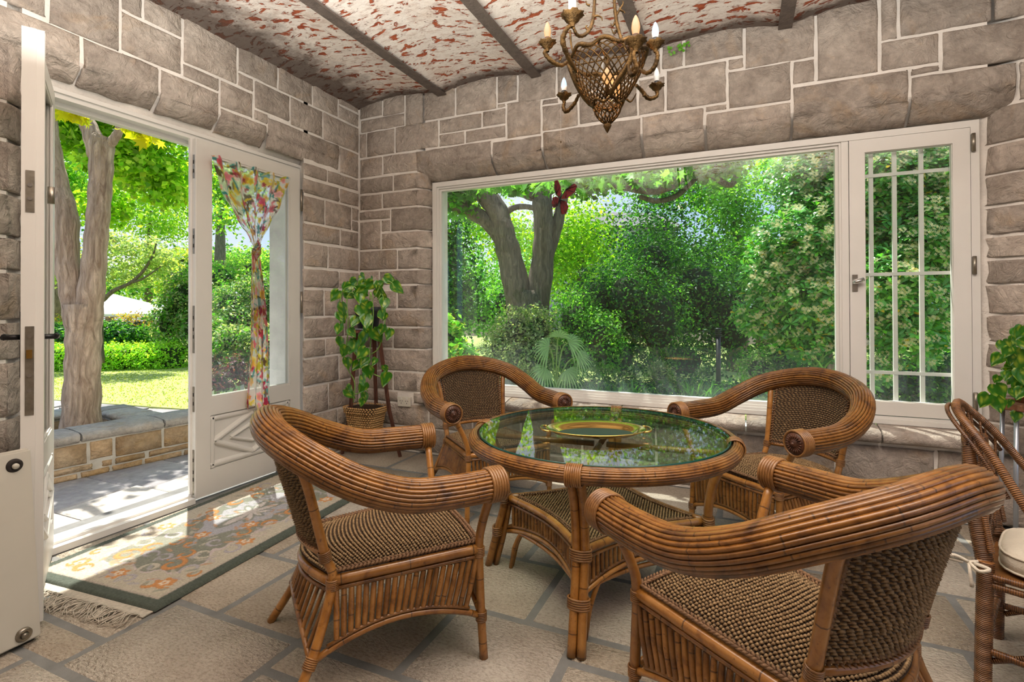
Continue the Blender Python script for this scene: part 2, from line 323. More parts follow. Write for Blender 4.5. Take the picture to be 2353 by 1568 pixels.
# ------------------------------------------------------------------ masonry
def stone_mesh(s0, s1, z0, z1, mp, rg, bulge=.015, rev=None, zbot=None, nmax=7):
    """rock-faced stone; mp(s, z, d) maps wall coordinates (d = proud of the mortar) to the world. rev: list of (side, [(offset, depth)...])"""
    w_, h_ = s1-s0, z1-z0
    nx = min(nmax, max(2, int(w_/.085))); nz = min(4, max(2, int(h_/.07)))
    rs = {r[0] for r in rev} if rev else set()
    ins_ = lambda a, b_, n, lo, hi: [a]+[a+(b_-a)*(lo+(1-lo-hi)*i/(n-2)) for i in range(n-1)]+[b_]
    S = ins_(s0, s1, nx+2, 0 if 'l' in rs else .010/w_, 0 if 'r' in rs else .010/w_); Z = ins_(z0, z1, nz+2, 0 if 'b' in rs else .010/h_, .010/h_); nx += 2; nz += 2
    dep = [[0]*(nx+1) for _ in range(nz+1)]; tx = rg.uniform(-.006, .006); tz = rg.uniform(-.006, .006)
    G = []
    for j in range(nz+1):
        row = []
        for i in range(nx+1):
            eb = (i == 0 and 'l' not in rs) or (i == nx and 'r' not in rs) or (j == 0 and 'b' not in rs) or j == nz
            corner = 0 if not ((i in (0, nx)) and (j in (0, nz))) else .004
            d = .002 if eb else bulge*rg.uniform(.35, 1.15)+tx*(i/nx-.5)*2+tz*(j/nz-.5)*2
            ds = 0 if not eb or i not in (0, nx) else rg.uniform(-.003, .004)*(1 if i else -1)
            dz = 0 if not eb or j not in (0, nz) else rg.uniform(-.003, .004)*(1 if j else -1)
            zz = Z[j]
            if zbot and j < nz: zb = zbot(S[i]); zz = zb+(z1-zb)*j/nz
            row.append((S[i]+ds, zz+dz, d))
        G.append(row)
    for side, prof in (rev or []):
        ends = list(G[0]) if side == 'b' else [(r[-1] if side == 'r' else r[0]) for r in G]
        for k, (of, de) in enumerate(prof):
            last = k == len(prof)-1; nr = []
            for i, q in enumerate(ends):
                j1 = rg.uniform(-.012, .004) if last else rg.uniform(-.008, .008); edge = i in (0, len(ends)-1)
                dd = de+rg.uniform(-.004, .006)-(.007 if edge else 0)
                nr.append((q[0], q[1]+of+j1, dd) if side == 'b' else (q[0]+(of+j1)*(1 if side == 'r' else -1), q[1], dd))
            if side == 'b': G.insert(0, nr)
            else:
                for r, q in zip(G, nr): r.append(q) if side == 'r' else r.insert(0, q)
    G = [[(q[0], q[1], q[2]-.014) for q in G[0]]]+G+[[(q[0], q[1], q[2]-.014) for q in G[-1]]]
    G = [[(r[0][0], r[0][1], r[0][2]-(.014 if 0 < i < len(G)-1 else 0))]+r+[(r[-1][0], r[-1][1], r[-1][2]-(.014 if 0 < i < len(G)-1 else 0))] for i, r in enumerate(G)]
    m = len(G); n = len(G[0]); mb = MB()
    V = [mp(*p) for r in G for p in r]
    F_ = [(j*n+i, j*n+i+1, (j+1)*n+i+1, (j+1)*n+i) for j in range(m-1) for i in range(n-1)]
    mb.add(V, F_, None, True); return mb
def back_mp(s, z, d): return (s, -d, z)
def left_mp(s, z, d): return (d, s, z)

BACK = [(.02,.27,3.10,3.18),(.29,.52,3.09,3.17),(.03,.52,2.97,3.08),(.54,.72,2.96,3.18),(.74,1.05,2.98,3.18),(1.07,1.45,2.98,3.18),(1.47,1.64,3.02,3.18),(1.66,1.98,2.99,3.19),
(.10,.41,2.73,2.955),(.015,.085,2.73,3.06-.105),(.43,.88,2.73,2.96),(.90,1.31,2.84,2.96),(1.33,1.535,2.84,2.965),(.90,1.145,2.725,2.825),(1.165,1.535,2.725,2.825),(1.555,1.85,2.71,3.0),(1.47,1.535,2.98,3.005),(1.87,2.0,2.94,2.975),(1.87,2.16,2.73,2.925),(2.18,2.62,2.74,2.965),(2.64,2.82,2.74,3.0),(2.0,2.35,2.985,3.19),(2.37,2.79,3.02,3.19),
(2.81,2.95,3.05,3.19),(2.97,3.35,3.05,3.19),(3.37,3.78,2.955,3.18),(3.8,4.13,2.79,3.18),(4.15,4.23,2.98,3.18),(4.25,4.69,2.985,3.18),(4.71,5.3,2.99,3.18),(3.26,3.35,2.965,3.03),(2.84,3.24,2.745,3.03),(3.26,3.64,2.69,2.945),(3.66,3.78,2.79,2.935),(4.15,4.44,2.79,2.965),(4.46,5.1,2.735,2.965),(4.305,4.44,2.735,2.77),(3.11,3.24,2.69,2.725),(4.82,5.3,2.50,2.715),(5.12,5.8,2.735,2.965),
(.02,.27,2.54,2.71)]
LINT = [(.29,1.40,2.71),(1.42,1.855,2.69),(1.875,2.645,2.715),(2.665,3.09,2.72),(3.11,3.64,2.67),(3.66,4.285,2.77),(4.305,4.80,2.715)]
COLN = [(.02,.39,2.385,2.52,0),(.41,.69,2.385,2.52,1),(.02,.265,2.23,2.365,0),(.285,.69,2.23,2.365,1),(.015,.36,2.135,2.21,0),(.38,.69,2.01,2.21,1),(.02,.25,1.855,2.115,0),(.27,.36,2.015,2.115,0),(.27,.69,1.85,1.99,1),(.015,.435,1.66,1.835,0),(.455,.69,1.66,1.83,1),(.015,.23,1.475,1.64,0),(.25,.69,1.52,1.64,1),(.015,.43,1.30,1.455,0),(.45,.69,1.30,1.50,1),(.015,.29,1.12,1.28,0),(.31,.69,1.135,1.28,1),(.015,.385,.935,1.10,0),(.405,.69,.935,1.115,1),(.015,.2,.73,.915,0),(.22,.69,.73,.915,1),(.015,.2,.55,.71,0),(.22,.385,.55,.71,0),(.405,.69,.55,.71,1),(.015,.44,.44,.53,0),(.015,.26,.235,.42,0),(.28,.77,.235,.42,0),(.015,.5,.02,.215,0),(.52,.95,.02,.215,0),(.62,.77,.44,.53,0)]
RJ = [2.49,2.27,2.09,1.90,1.72,1.58,1.43,1.25,1.08,.92,.76,.60,.50]
BELOW = [(.79,1.21,.235,.42),(.97,1.35,.02,.215),(1.23,1.66,.235,.42),(1.37,1.9,.02,.215),(1.68,2.18,.13,.42),(1.92,2.18,.02,.11),(2.2,2.74,.16,.42),(2.2,2.74,.02,.14),(2.76,3.28,.02,.42),(3.3,3.88,.17,.42),(3.3,3.88,.02,.15),(3.90,4.40,.02,.42),(4.42,4.98,.02,.42),(5.0,5.6,.02,.42),(4.92,5.5,.44,.6)]
RIGHTW = [(5.06,5.7,.62,.9),(5.06,5.6,.92,1.25),(5.1,5.7,1.27,1.58),(5.06,5.6,1.6,1.9),(5.08,5.6,1.92,2.27),(5.06,5.6,2.29,2.48)]
LEFT = [(-.405,-.02,2.415,2.515),(-.255,-.015,2.265,2.385),(-.435,-.115,2.03,2.24),(-.095,-.015,2.13,2.24),(-.095,-.015,2.03,2.115),(-.245,-.015,1.87,2.01),(-.40,-.015,1.655,1.845),(-.265,-.015,1.48,1.63),(-.445,-.22,1.235,1.455),(-.2,-.015,1.235,1.455),(-.195,-.015,1.05,1.215),(-.43,-.2,.89,1.03),(-.18,-.015,.89,1.03),(-.265,-.015,.655,.87),(-.395,-.1,.41,.635),(-.08,-.015,.41,.635),(-.683,-.3,.21,.39),(-.28,-.015,.21,.39),(-.683,-.4,.02,.19),(-.38,-.015,.02,.19),
(-2.425,-2.095,2.81,3.19),(-2.075,-1.725,2.825,3.05),(-2.075,-1.97,3.07,3.19),(-1.95,-1.725,3.07,3.19),(-1.705,-1.32,2.92,3.2),(-2.075,-1.87,2.785,2.807),(-1.705,-1.46,2.82,2.90),(-1.44,-1.185,2.72,2.90),(-1.30,-1.18,2.92,3.01),(-1.16,-.84,2.81,3.01),(-1.30,-.96,3.03,3.2),(-.94,-.6,3.03,3.2),(-1.165,-1.05,2.72,2.79),(-.82,-.48,2.79,3.01),(-.58,-.29,3.03,3.2),(-.46,-.015,2.78,3.01),(-.27,-.015,3.16,3.21),(-.27,-.015,3.03,3.14),(-.255,-.015,2.535,2.76),(-3.0,-2.445,2.83,3.19),(-3.6,-3.02,2.7,3.19)]
LDOOR = [(-2.72,-2.29,2.80),(-2.27,-1.87,2.80),(-1.85,-1.46,2.80),(-1.44,-1.06,2.70),(-1.04,-.28,2.77)]
LJ = [(-.683,-.425,2.415,2.515),(-.683,-.275,2.265,2.385),(-.683,-.455,2.03,2.24),(-.683,-.265,1.87,2.01),(-.683,-.42,1.655,1.845),(-.683,-.285,1.48,1.63),(-.683,-.465,1.235,1.455),(-.683,-.215,1.05,1.215),(-.683,-.45,.89,1.03),(-.683,-.285,.655,.87),(-.683,-.415,.41,.635)]

rg = random.Random(3)
mw = MB()     # mortar bed of the window wall
def planprism(mb, poly, z0, z1): mb.prism([(x, y, z1) for x, y in poly], (0, 0, z0-z1))
planprism(mw, [(-.42, 0), (.667, 0), (.703, .027), (.728, .066), (.739, .118), (.75, .145), (.75, .38), (-.42, .38)], 0, 3.3)
planprism(mw, [(4.855, 0), (6.6, 0), (6.6, .38), (4.672, .38), (4.672, .135), (4.694, .117), (4.746, .068), (4.815, .014)], 0, 3.3)
mw.prism([(4.672, y, z) for y, z in [(0, 2.60), (.02, 2.575), (.06, 2.53), (.10, 2.49), (.14, 2.455), (.38, 2.452), (.38, 3.3), (0, 3.3)]], (.748-4.672, 0, 0))
mw.box(.748, 4.672, 0, .38, 0, .44)
wall_back = struct('wall_back', 'rough ashlar stone wall around the picture window', mw, MORTAR)
def wstone(root, mb, mat, nm='stone'): return obj(nm, mb, mat, root)
BACK = [(a, b_, c, 3.262 if d >= 3.16 else d) for a, b_, c, d in BACK]; LEFT = [(a, b_, c, 3.25 if d >= 3.19 else d) for a, b_, c, d in LEFT]
for s in BACK: wstone(wall_back, stone_mesh(*s, back_mp, rg), STONE)
for s in BELOW+RIGHTW: wstone(wall_back, stone_mesh(*s, back_mp, rg, .02), STONE)
zl = lambda s: 2.545 if s < .60 else (2.575 if s > .72 else 2.545+.03*(s-.6)/.12)
for i, (a, b_, t) in enumerate(LINT):
    if i == 0:
        wstone(wall_back, stone_mesh(a, .66, 2.545, t, back_mp, rg), STONE)
        a = .655
    wstone(wall_back, stone_mesh(a, b_, 2.575, t, back_mp, rg, .018, [('b', [(-.030, .002), (-.064, -.025), (-.095, -.06), (-.122, -.108)])], None, 9), STONE)
for a, b_, c, d, e_ in COLN:
    wstone(wall_back, stone_mesh(a, b_-(.03 if e_ else 0), c, d, back_mp, rg, .016, [('r', [(.037, .002), (.064, -.022), (.083, -.056), (.092, -.105)])] if e_ else None), STONE)
for z1, z0 in zip(RJ[:-1], RJ[1:]):
    wstone(wall_back, stone_mesh(4.86, 5.04, z0+.01, z1-.01, back_mp, rg, .02, [('l', [(.03, .010), (.075, -.018), (.12, -.05), (.165, -.105)])]), STONE)
def sillstone(x0, x1):
    mb = MB(); n = max(3, int((x1-x0)/.12)); pr = [(.12, .545), (.02, .534), (-.052, .522), (-.075, .50), (-.075, .462), (-.012, .44)]
    V = []; 
    for i in range(n+1):
        x = x0+(x1-x0)*i/n
        for k, (y, z) in enumerate(pr): j = rg.uniform(-.006, .006) if 0 < k < 5 else 0; V.append((x, y+j, z+j*.6))
    m = len(pr); mb.add(V, [(i*m+k, i*m+k+1, (i+1)*m+k+1, (i+1)*m+k) for i in range(n) for k in range(m-1)], None, True)
    for i in (0, n): mb.add([V[i*m+k] for k in range(m)], [tuple(range(m))])
    return mb
for x0, x1 in ((.70, 1.55), (1.56, 2.48), (2.49, 3.35), (3.36, 4.12), (4.13, 4.9)): wstone(wall_back, sillstone(x0, x1), STONE, 'sill_stone')

ml = MB()     # mortar bed of the door wall
planprism(ml, [(0, -.685), (0, .38), (-.42, .38), (-.42, -.66), (-.10, -.632), (-.06, -.65), (-.02, -.675)], 0, 3.3)
planprism(ml, [(0, -4.6), (0, -2.60), (-.04, -2.575), (-.085, -2.53), (-.105, -2.475), (-.42, -2.45), (-.42, -4.6)], 0, 3.3)
ml.prism([(x, -.64, z) for x, z in [(0, 2.66), (0, 3.3), (-.42, 3.3), (-.42, 2.51), (-.10, 2.51), (-.085, 2.545), (-.055, 2.595), (-.02, 2.63)]], (0, -1.9, 0))
wall_left = struct('wall_left', 'rough ashlar stone wall around the garden doors', ml, MORTAR)
for s in LEFT: wstone(wall_left, stone_mesh(*s, left_mp, rg), STONE)
for a, b_, t in LDOOR: wstone(wall_left, stone_mesh(a, b_, 2.635, t, left_mp, rg, .02, [('b', [(-.022, .0), (-.05, -.03), (-.085, -.062)])] if b_ < -1.0 else [('b', [(-.03, .008), (-.07, .003), (-.095, -.01)])], None, 9), STONE)
for s in LJ: wstone(wall_left, stone_mesh(*s, left_mp, rg, .018), STONE)
z = 2.62
for h_ in (.3, .19, .26, .22, .17, .25, .2, .28, .18, .24, .3):
    z0 = max(.0, z-h_+.02); wstone(wall_left, stone_mesh(-3.1 if rg.random() < .5 else -2.95, -2.60, z0, z, left_mp, rg, .018, [('r', [(.03, -.004), (.07, -.045), (.10, -.085)])]), STONE); z = z0-.02
    if z < .05: break
ms = MB(); ms.box(0, 6.6, -7.4, -7, 0, 3.3)
struct('wall_front', 'stone wall behind the viewer', ms, STONE)
ms = MB(); ms.box(6.2, 6.6, -7, 0, 0, .5); ms.box(6.2, 6.6, -7, 0, 2.6, 3.3); ms.box(6.2, 6.6, -7, -4.2, .5, 2.6); ms.box(6.2, 6.6, -1.4, 0, .5, 2.6)
struct('wall_right', 'stone wall with a wide opening beside the viewer', ms, STONE)
ms = MB(); ms.box(-.42, 0, -7.4, -4.6, 0, 3.3)
obj('wall_end', ms, STONE, wall_left)

# floor of big flagstones, axis-parallel random ashlar
mf = MB(); mf.box(-.4, 6.6, -7.2, .1, -.12, -.004)
floor = struct('floor', 'rough cream flagstone floor with grey joints', mf, GROUT)
BANDS = [(-.48, 0, [.68, 1.3, 1.95, 2.55, 3.2, 3.75, 4.45, 5.2]), (-1.0, -.48, [.42, 1.06, 1.62, 2.2, 2.75, 3.35, 3.9, 4.35, 5.1]), (-1.46, -1.0, [.55, 1.2, 1.8, 2.3, 2.95, 3.5, 4.18, 4.9]),
 (-1.945, -1.46, [.5, 1.075, 1.7, 2.515, 3.15, 3.6, 4.1, 4.7, 5.3]), (-2.42, -1.945, [.55, 1.28, 1.745, 2.2, 2.73, 3.3, 3.9, 4.5, 5.2]), (-2.88, -2.42, [.45, 1.04, 1.745, 2.35, 2.9, 3.45, 4.0, 4.7]),
 (-3.4, -2.88, [.3, .89, 1.25, 1.9, 2.6, 3.2, 3.8, 4.5]), (-3.95, -3.4, [.6, 1.2, 1.9, 2.5, 3.2, 4.0, 4.7]), (-4.6, -3.95, [.8, 1.7, 2.6, 3.4, 4.4]), (-5.3, -4.6, [.8, 1.7, 2.6, 3.4, 4.4]), (-6.1, -5.3, [.8, 1.7, 2.6, 3.4, 4.4]), (-7, -6.1, [1, 2.1, 3.2, 4.4])]
def flag_mesh(x0, x1, y0, y1, zt, g=.010, th=.03):
    mb = MB(); b = .012; X = [x0+g, x0+g+b, (x0+x1)/2, x1-g-b, x1-g]; Y = [y0+g, y0+g+b, (y0+y1)/2, y1-g-b, y1-g]; V = []
    for j, y in enumerate(Y):
        for i, x in enumerate(X):
            e_ = i in (0, 4) or j in (0, 4); V.append((x+rg.uniform(-.006, .006)*(i in (0, 4)), y+rg.uniform(-.006, .006)*(j in (0, 4)), zt-(.012 if e_ else 0)+rg.uniform(-.0012, .0012)))
    mb.add(V, [(j*5+i, j*5+i+1, (j+1)*5+i+1, (j+1)*5+i) for j in range(4) for i in range(4)], None, True); return mb
for y0, y1, cs in BANDS:
    cs = [0]+cs+[6.2]
    for a, b_ in zip(cs[:-1], cs[1:]):
        if abs(a-2.73) < .01 and y1 == -1.945:
            obj('flagstone', flag_mesh(a, b_, y0, -2.11, 0), FLAG, floor); obj('flagstone', flag_mesh(a, b_, -2.11, y1, 0), FLAG, floor)
        elif abs(a-1.745) < .01 and y0 == -2.88:
            obj('flagstone', flag_mesh(a, b_, -2.585, y1, 0), FLAG, floor); obj('flagstone', flag_mesh(a, b_, y0, -2.585, 0), FLAG, floor)
        elif a == 1.28 and y1 == -1.945: obj('flagstone', flag_mesh(a, b_, y0, y1, 0), FLAG, floor)
        elif a == .45: obj('flagstone', flag_mesh(a, b_, y0, -2.72, 0), FLAG, floor); obj('flagstone', flag_mesh(a, b_, -2.72, y1, 0), FLAG, floor)
        else: obj('flagstone', flag_mesh(a, b_, y0, y1, 0), FLAG, floor)

# ceiling: shallow plastered jack arches between steel beams
BX = [.93, 1.82, 2.69, 3.61, 4.5, 5.4]
def zc(x):
    e_ = [-.02]+BX+[6.3]
    for a, b_ in zip(e_[:-1], e_[1:]):
        if a <= x <= b_: t = (x-a)/(b_-a)*2-1; return 3.19+.055*(1-t*t)
    return 3.2
xs = np.linspace(-.02, 6.28, 120); ys = np.linspace(-7.1, .06, 60); V = []; rn = np.random.RandomState(2)
for y in ys:
    for x in xs: V.append((x, y, zc(x)+rn.uniform(-.004, .004)))
n = len(xs); Fc = [[j*n+i, (j+1)*n+i, (j+1)*n+i+1, j*n+i+1] for j in range(len(ys)-1) for i in range(n-1)]
ceil_o = link('ceiling', npmesh('ceiling', np.array(V), np.array(Fc), None, True), CEIL); ceil_o['kind'] = 'structure'; ceil_o['label'] = 'whitewashed brick vault ceiling with peeling red patches'; ceil_o['category'] = 'ceiling'
for x in BX:
    mb = MB(); mb.box(x-.042, x+.042, -7, .015, 3.168, 3.182); mb.box(x-.008, x+.008, -7, .015, 3.18, 3.3); obj('beam', mb, STEELBEAM, ceil_o)
mb = MB(); mb.box(-.84, 7, -7.6, .5, 3.31, 3.42); struct('roof', 'flat roof slab with an overhanging eave', mb, GREYRENDER)

# ------------------------------------------------------------------ picture window and casement
def framebars(mb, x0, x1, z0, z1, wd, y0, y1, rot=False):
    mb.box(x0, x1, y0, y1, z1-wd, z1); mb.box(x0, x1, y0, y1, z0, z0+wd); mb.box(x0, x0+wd, y0, y1, z0+wd, z1-wd); mb.box(x1-wd, x1, y0, y1, z0+wd, z1-wd)
win = struct('window_1', 'wide white framed picture window over the garden')
mb = MB(); framebars(mb, .758, 4.663, .552, 2.44, .042, .098, .20); mb.box(3.945, 3.985, .104, .19, .59, 2.40)
framebars(mb, .798, 3.95, .592, 2.40, .018, .112, .19); framebars(mb, .814, 3.934, .608, 2.384, .022, .128, .185)
mb.box(.758, 4.663, .085, .12, .545, .575)
obj('frame', mb, WHITE, win)
mb = MB(); mb.box(.83, 3.92, .150, .156, .622, 2.368); obj('pane', mb, GLASS, win)
cas = struct('window_2', 'white casement window with slim outer grille bars')
mb = MB(); framebars(mb, 3.988, 4.618, .600, 2.395, .086, .095, .145); framebars(mb, 4.066, 4.54, .678, 2.317, .012, .104, .14); obj('sash', mb, WHITE, cas)
mb = MB(); mb.box(4.076, 4.53, .12, .125, .688, 2.307); obj('pane', mb, GLASS, cas)
for x in (4.122, 4.25, 4.392): mb = MB(); mb.box(x-.012, x+.012, .165, .185, .66, 2.34); obj('glazing_bar', mb, WHITE, cas)
for z in (2.165, 1.512, .868): mb = MB(); mb.box(4.05, 4.56, .158, .166, z-.011, z+.011); obj('glazing_bar', mb, WHITE, cas)
mb = MB(); mb.box(4.0, 4.03, .088, .096, 1.40, 1.51); mb.tube([(4.015, .09, 1.465), (4.015, .065, 1.465)], .009, 8)
mb.tube([(4.0, .06, 1.455), (4.02, .055, 1.462), (4.06, .058, 1.478)], [.008, .015, .012], 8); obj('window_handle', mb, CHROME, cas)
for z in (2.30, 1.55, .72): mb = MB(); mb.tube([(4.632, .088, z-.055), (4.632, .088, z+.055)], .011, 8); mb.box(4.622, 4.642, .09, .098, z-.05, z+.05); obj('hinge', mb, PLATE, cas)

# ------------------------------------------------------------------ garden doors
def barbevel(mb, a, b_, w_, h_, nrm):   # moulding strip with sloped sides along a-b, proud along nrm
    a, b_, nrm = Vector(a), Vector(b_), Vector(nrm); t = (b_-a).normalized(); s = t.cross(nrm)
    P = lambda p, u, k: p+s*u+nrm*k
    sec = [(-w_/2, 0), (-w_*.32, h_*.75), (-w_*.12, h_), (w_*.12, h_), (w_*.32, h_*.75), (w_/2, 0)]; n = len(sec)
    mb.add([P(a, *q) for q in sec]+[P(b_, *q) for q in sec], [(i, i+1, n+i+1, n+i) for i in range(n-1)]+[tuple(range(n)), tuple(range(n, 2*n))[::-1]])
def leaf(root, W, H, T, M4, lite=False):
    """u from the hinge, y = thickness (0 inside face), z up; M4 places it"""
    st, zb0, zb1, zt = .10, .66, .17, H-.085
    def put(nm, mb, mat): return obj(nm, mb.xf(M4), mat, root)
    mb = MB(); mb.box(0, st, 0, T, 0, H); mb.box(W-st, W, 0, T, 0, H); mb.box(st, W-st, 0, T, zt, H); mb.box(st, W-st, 0, T, 0, zb1); mb.box(st, W-st, 0, T, .54, zb0)
    put('door_frame', mb, WHITE2)
    mb = MB(); mb.box(st, W-st, T*.4, T*.75, zb1, .54); put('lower_panel', mb, WHITE2)
    for ff, ny in ((0, -1), (T, 1)):
        y0 = T*.4 if ny < 0 else T*.75
        mb = MB(); c = lambda u, zz: (u, y0, zz); a0, a1, b0, b1 = st+.004, W-st-.004, zb1+.004, .536
        for p, q in ((c(a0, b0+.02), c(a1, b0+.02)), (c(a0, b1-.02), c(a1, b1-.02)), (c(a0+.02, b0), c(a0+.02, b1)), (c(a1-.02, b0), c(a1-.02, b1))): barbevel(mb, p, q, .045, .016, (0, ny, 0))
        um, zm = (a0+a1)/2, (b0+b1)/2
        for hu, hz, wd in (((a1-a0)/2-.03, (b1-b0)/2-.035, .045), ((a1-a0)/2-.16, (b1-b0)/2-.115, .026)):
            D = [(um-hu, zm), (um, zm+hz), (um+hu, zm), (um, zm-hz)]
            for i in range(4): barbevel(mb, c(*D[i]), c(*D[(i+1) % 4]), wd, .022, (0, ny, 0))
        mb.box(st, W-st, y0-.002, y0+.002, zb1+.002, zb1+.003); put('diamond_moulding', mb, WHITE2)
    mb = MB()
    for yy in ((.0, .014), (T-.014, T)): framebars(mb, st-.002, W-st+.002, zb0-.002, zt+.002, .016, yy[0]+.004, yy[1]-.004)
    put('glazing_bead', mb, WHITE2)
    mb = MB(); mb.box(st+.005, W-st-.005, T*.45, T*.55, zb0+.005, zt-.005); put('pane', mb, GLASS)
mb = MB()
mb.box(-.15, -.078, -2.475, -2.425, 0, 2.505); mb.box(-.15, -.078, -.678, -.630, 0, 2.505); mb.box(-.15, -.078, -2.425, -.678, 2.455, 2.505)
mb.box(-.078, -.064, -2.475, -2.45, 0, 2.505); mb.box(-.078, -.064, -.655, -.630, 0, 2.505); mb.box(-.078, -.064, -2.45, -.655, 2.482, 2.505)
mb.box(-.20, -.15, -2.475, -2.40, 0, 2.505); mb.box(-.20, -.15, -.70, -.630, 0, 2.505); mb.box(-.20, -.15, -2.40, -.70, 2.43, 2.505)
trim = struct('trim_1', 'white painted door frame in the stone wall', mb, WHITE)
mb = MB(); mb.box(-.24, -.10, -2.45, -.65, 0, .02); mb.box(-.10, .0, -2.45, -1.62, 0, .035); mb.box(-.075, -.045, -2.45, -1.62, .035, .05); obj('threshold', mb, WHITE, trim)

d2 = struct('door_2', 'closed white door leaf with a floral curtain')
M2 = Matrix(((0, -1, 0, -.072+.045), (-1, 0, 0, -.70), (0, 0, 1, .02), (0, 0, 0, 1)))
leaf(d2, .895, 2.43, .05, M2)
mb = MB(); mb.box(-.079, -.027, -1.604, -1.5955, .02, 2.45); mb.box(-.079, -.062, -1.618, -1.60, .02, 2.45); obj('meeting_edge', mb, WHITE, d2)
for z, h_ in ((2.26, .16), (1.755, .17), (1.16, .32), (.69, .17), (.20, .30)):
    mb = MB(); mb.box(-.052, -.036, -1.6065, -1.6035, z-h_/2, z+h_/2); p = obj('strike_plate', mb, PLATE, d2)
    mb = MB(); [mb.box(-.048, -.040, -1.608, -1.606, z+k-.012, z+k+.012) for k in ((-.03, .03) if h_ < .2 else (-.05, .0, .08))]; obj('keeper_slot', mb, DARKHOLE, p)
for z in (2.2, 1.35, .35): mb = MB(); mb.tube([(-.02, -.69, z-.09), (-.02, -.69, z+.09)], .009, 8); obj('hinge', mb, PLATE, d2)

hx = Vector((-.055, -2.425)); fx = Vector((.672, -2.825)); uu = (fx-hx).normalized(); W1 = (fx-hx).length
d1 = struct('door_1', 'white door leaf standing open into the room')
M1 = Matrix(((uu.x, -uu.y, 0, hx.x), (uu.y, uu.x, 0, hx.y), (0, 0, 1, .02), (0, 0, 0, 1)))
leaf(d1, W1, 2.43, .045, M1)
def p1(nm, mb, mat, par=None): return obj(nm, mb.xf(M1), mat, par or d1)
mb = MB(); mb.box(W1-.035, W1-.004, .045, .070, 0, 2.43); p1('astragal', mb, WHITE2)
for z, h_ in ((1.76, .17), (1.03, .36)):
    mb = MB(); mb.box(W1, W1+.003, .014, .041, z-h_/2, z+h_/2); pl = p1('lock_plate', mb, PLATE)
    mb = MB()
    for k in ((-.03, .025) if h_ < .2 else (-.08, -.02, .14)): mb.tube([(W1+.003, .027, z+k), (W1+.007, .027, z+k)], .008, 10)
    p1('lock_bolt', mb, CHROME, pl)
    if h_ > .2: mb = MB(); mb.box(W1+.003, W1+.012, .018, .036, z+.05, z+.085); p1('latch_bolt', mb, BRASS, pl)
for sy, y0 in ((-1, 0), (1, .045)):
    mb = MB(); mb.box(W1-.075, W1-.035, y0-(.006 if sy < 0 else 0), y0+(.006 if sy > 0 else 0), 1.0, 1.27)
    b_ = p1('handle_plate', mb, BLACK)
    mb = MB(); y1 = y0+sy*.055; mb.tube([(W1-.055, y0, 1.165), (W1-.055, y1, 1.165)], .011, 8); mb.tube([(W1-.05, y1, 1.165), (W1-.10, y1+sy*.005, 1.17), (W1-.15, y1, 1.162), (W1-.165, y1, 1.158)], [.012, .009, .013, .006], 8); p1('lever', mb, BLACK, b_)
mb = MB(); mb.tube([(W1-.02, .09, 1.72), (W1-.02, .09, 1.79)], .012, 8); p1('edge_bolt', mb, PLATE)

# ------------------------------------------------------------------ rattan armchairs
HALF = [(.389, .328, .673), (.40, .15, .674), (.394, -.012, .686), (.375, -.170, .745), (.30, -.305, .82), (.16, -.39, .868), (0, -.415, .888)]
def cane_tube(path, R, n_c, rc, ph0=0.0, arc=None):
    """lengthwise canes around a bent tube: list of MB"""
    P = [Vector(p) for p in path]; m = len(P); T = [(P[min(i+1, m-1)]-P[max(i-1, 0)]).normalized() for i in range(m)]
    nn = (Vector((0, 0, 1))-T[0]*T[0].z).normalized(); fr = []
    for i in range(m): nn = (nn-T[i]*nn.dot(T[i])).normalized(); fr.append((nn.copy(), T[i].cross(nn)))
    outl = []
    for k in range(n_c):
        a = 2*PI*k/n_c+ph0; mb = MB(); mb.tube([P[i]+(fr[i][0]*math.cos(a)+fr[i][1]*math.sin(a))*R for i in range(m)], rc, 5, cap=True); outl.append(mb)
    return outl, fr
def binding(c, ax, R, rc, n, length, seg=14):
    """turns of cane bound round a member"""
    c = Vector(c); ax = Vector(ax).normalized(); a = ax.orthogonal().normalized(); b = ax.cross(a); mb = MB()
    for k in range(n):
        o = c+ax*(length*((k+.5)/n-.5)); mb.tube([o+(a*math.cos(2*PI*i/seg)+b*math.sin(2*PI*i/seg))*R for i in range(seg)], rc, 5, closed=True)
    return mb
def sidept(t, z=0, k=1): return None
def weave(fn, nu, nv, lu, lv, lt, tw=.5, stag=True, jit=.18, alt=False):
    """knots of cord on a surface fn(s,t)->(p, eu, ev, n)"""
    mb = MB(); rj = random.Random(5); rowoff = [(k*.5+rj.uniform(-.22, .22)) % 1 for k in range(97)]
    for j in range(nv):
        for i in range(nu):
            s = (i+.25+(rowoff[j % 97] if stag else .25))/(nu+.5); t = (j+.5)/nv
            p, eu, ev, n_ = fn(s, t)
            if p is None: continue
            a = (tw if not alt or j % 2 else -tw)+rj.uniform(-jit, jit); d1_ = eu*math.cos(a)+ev*math.sin(a); d2_ = ev*math.cos(a)-eu*math.sin(a)
            k = rj.uniform(.85, 1.15); mb.blob(p+n_*rj.uniform(-.001, .0015), d1_, d2_, n_, lu*k, lv, lt)
    return mb
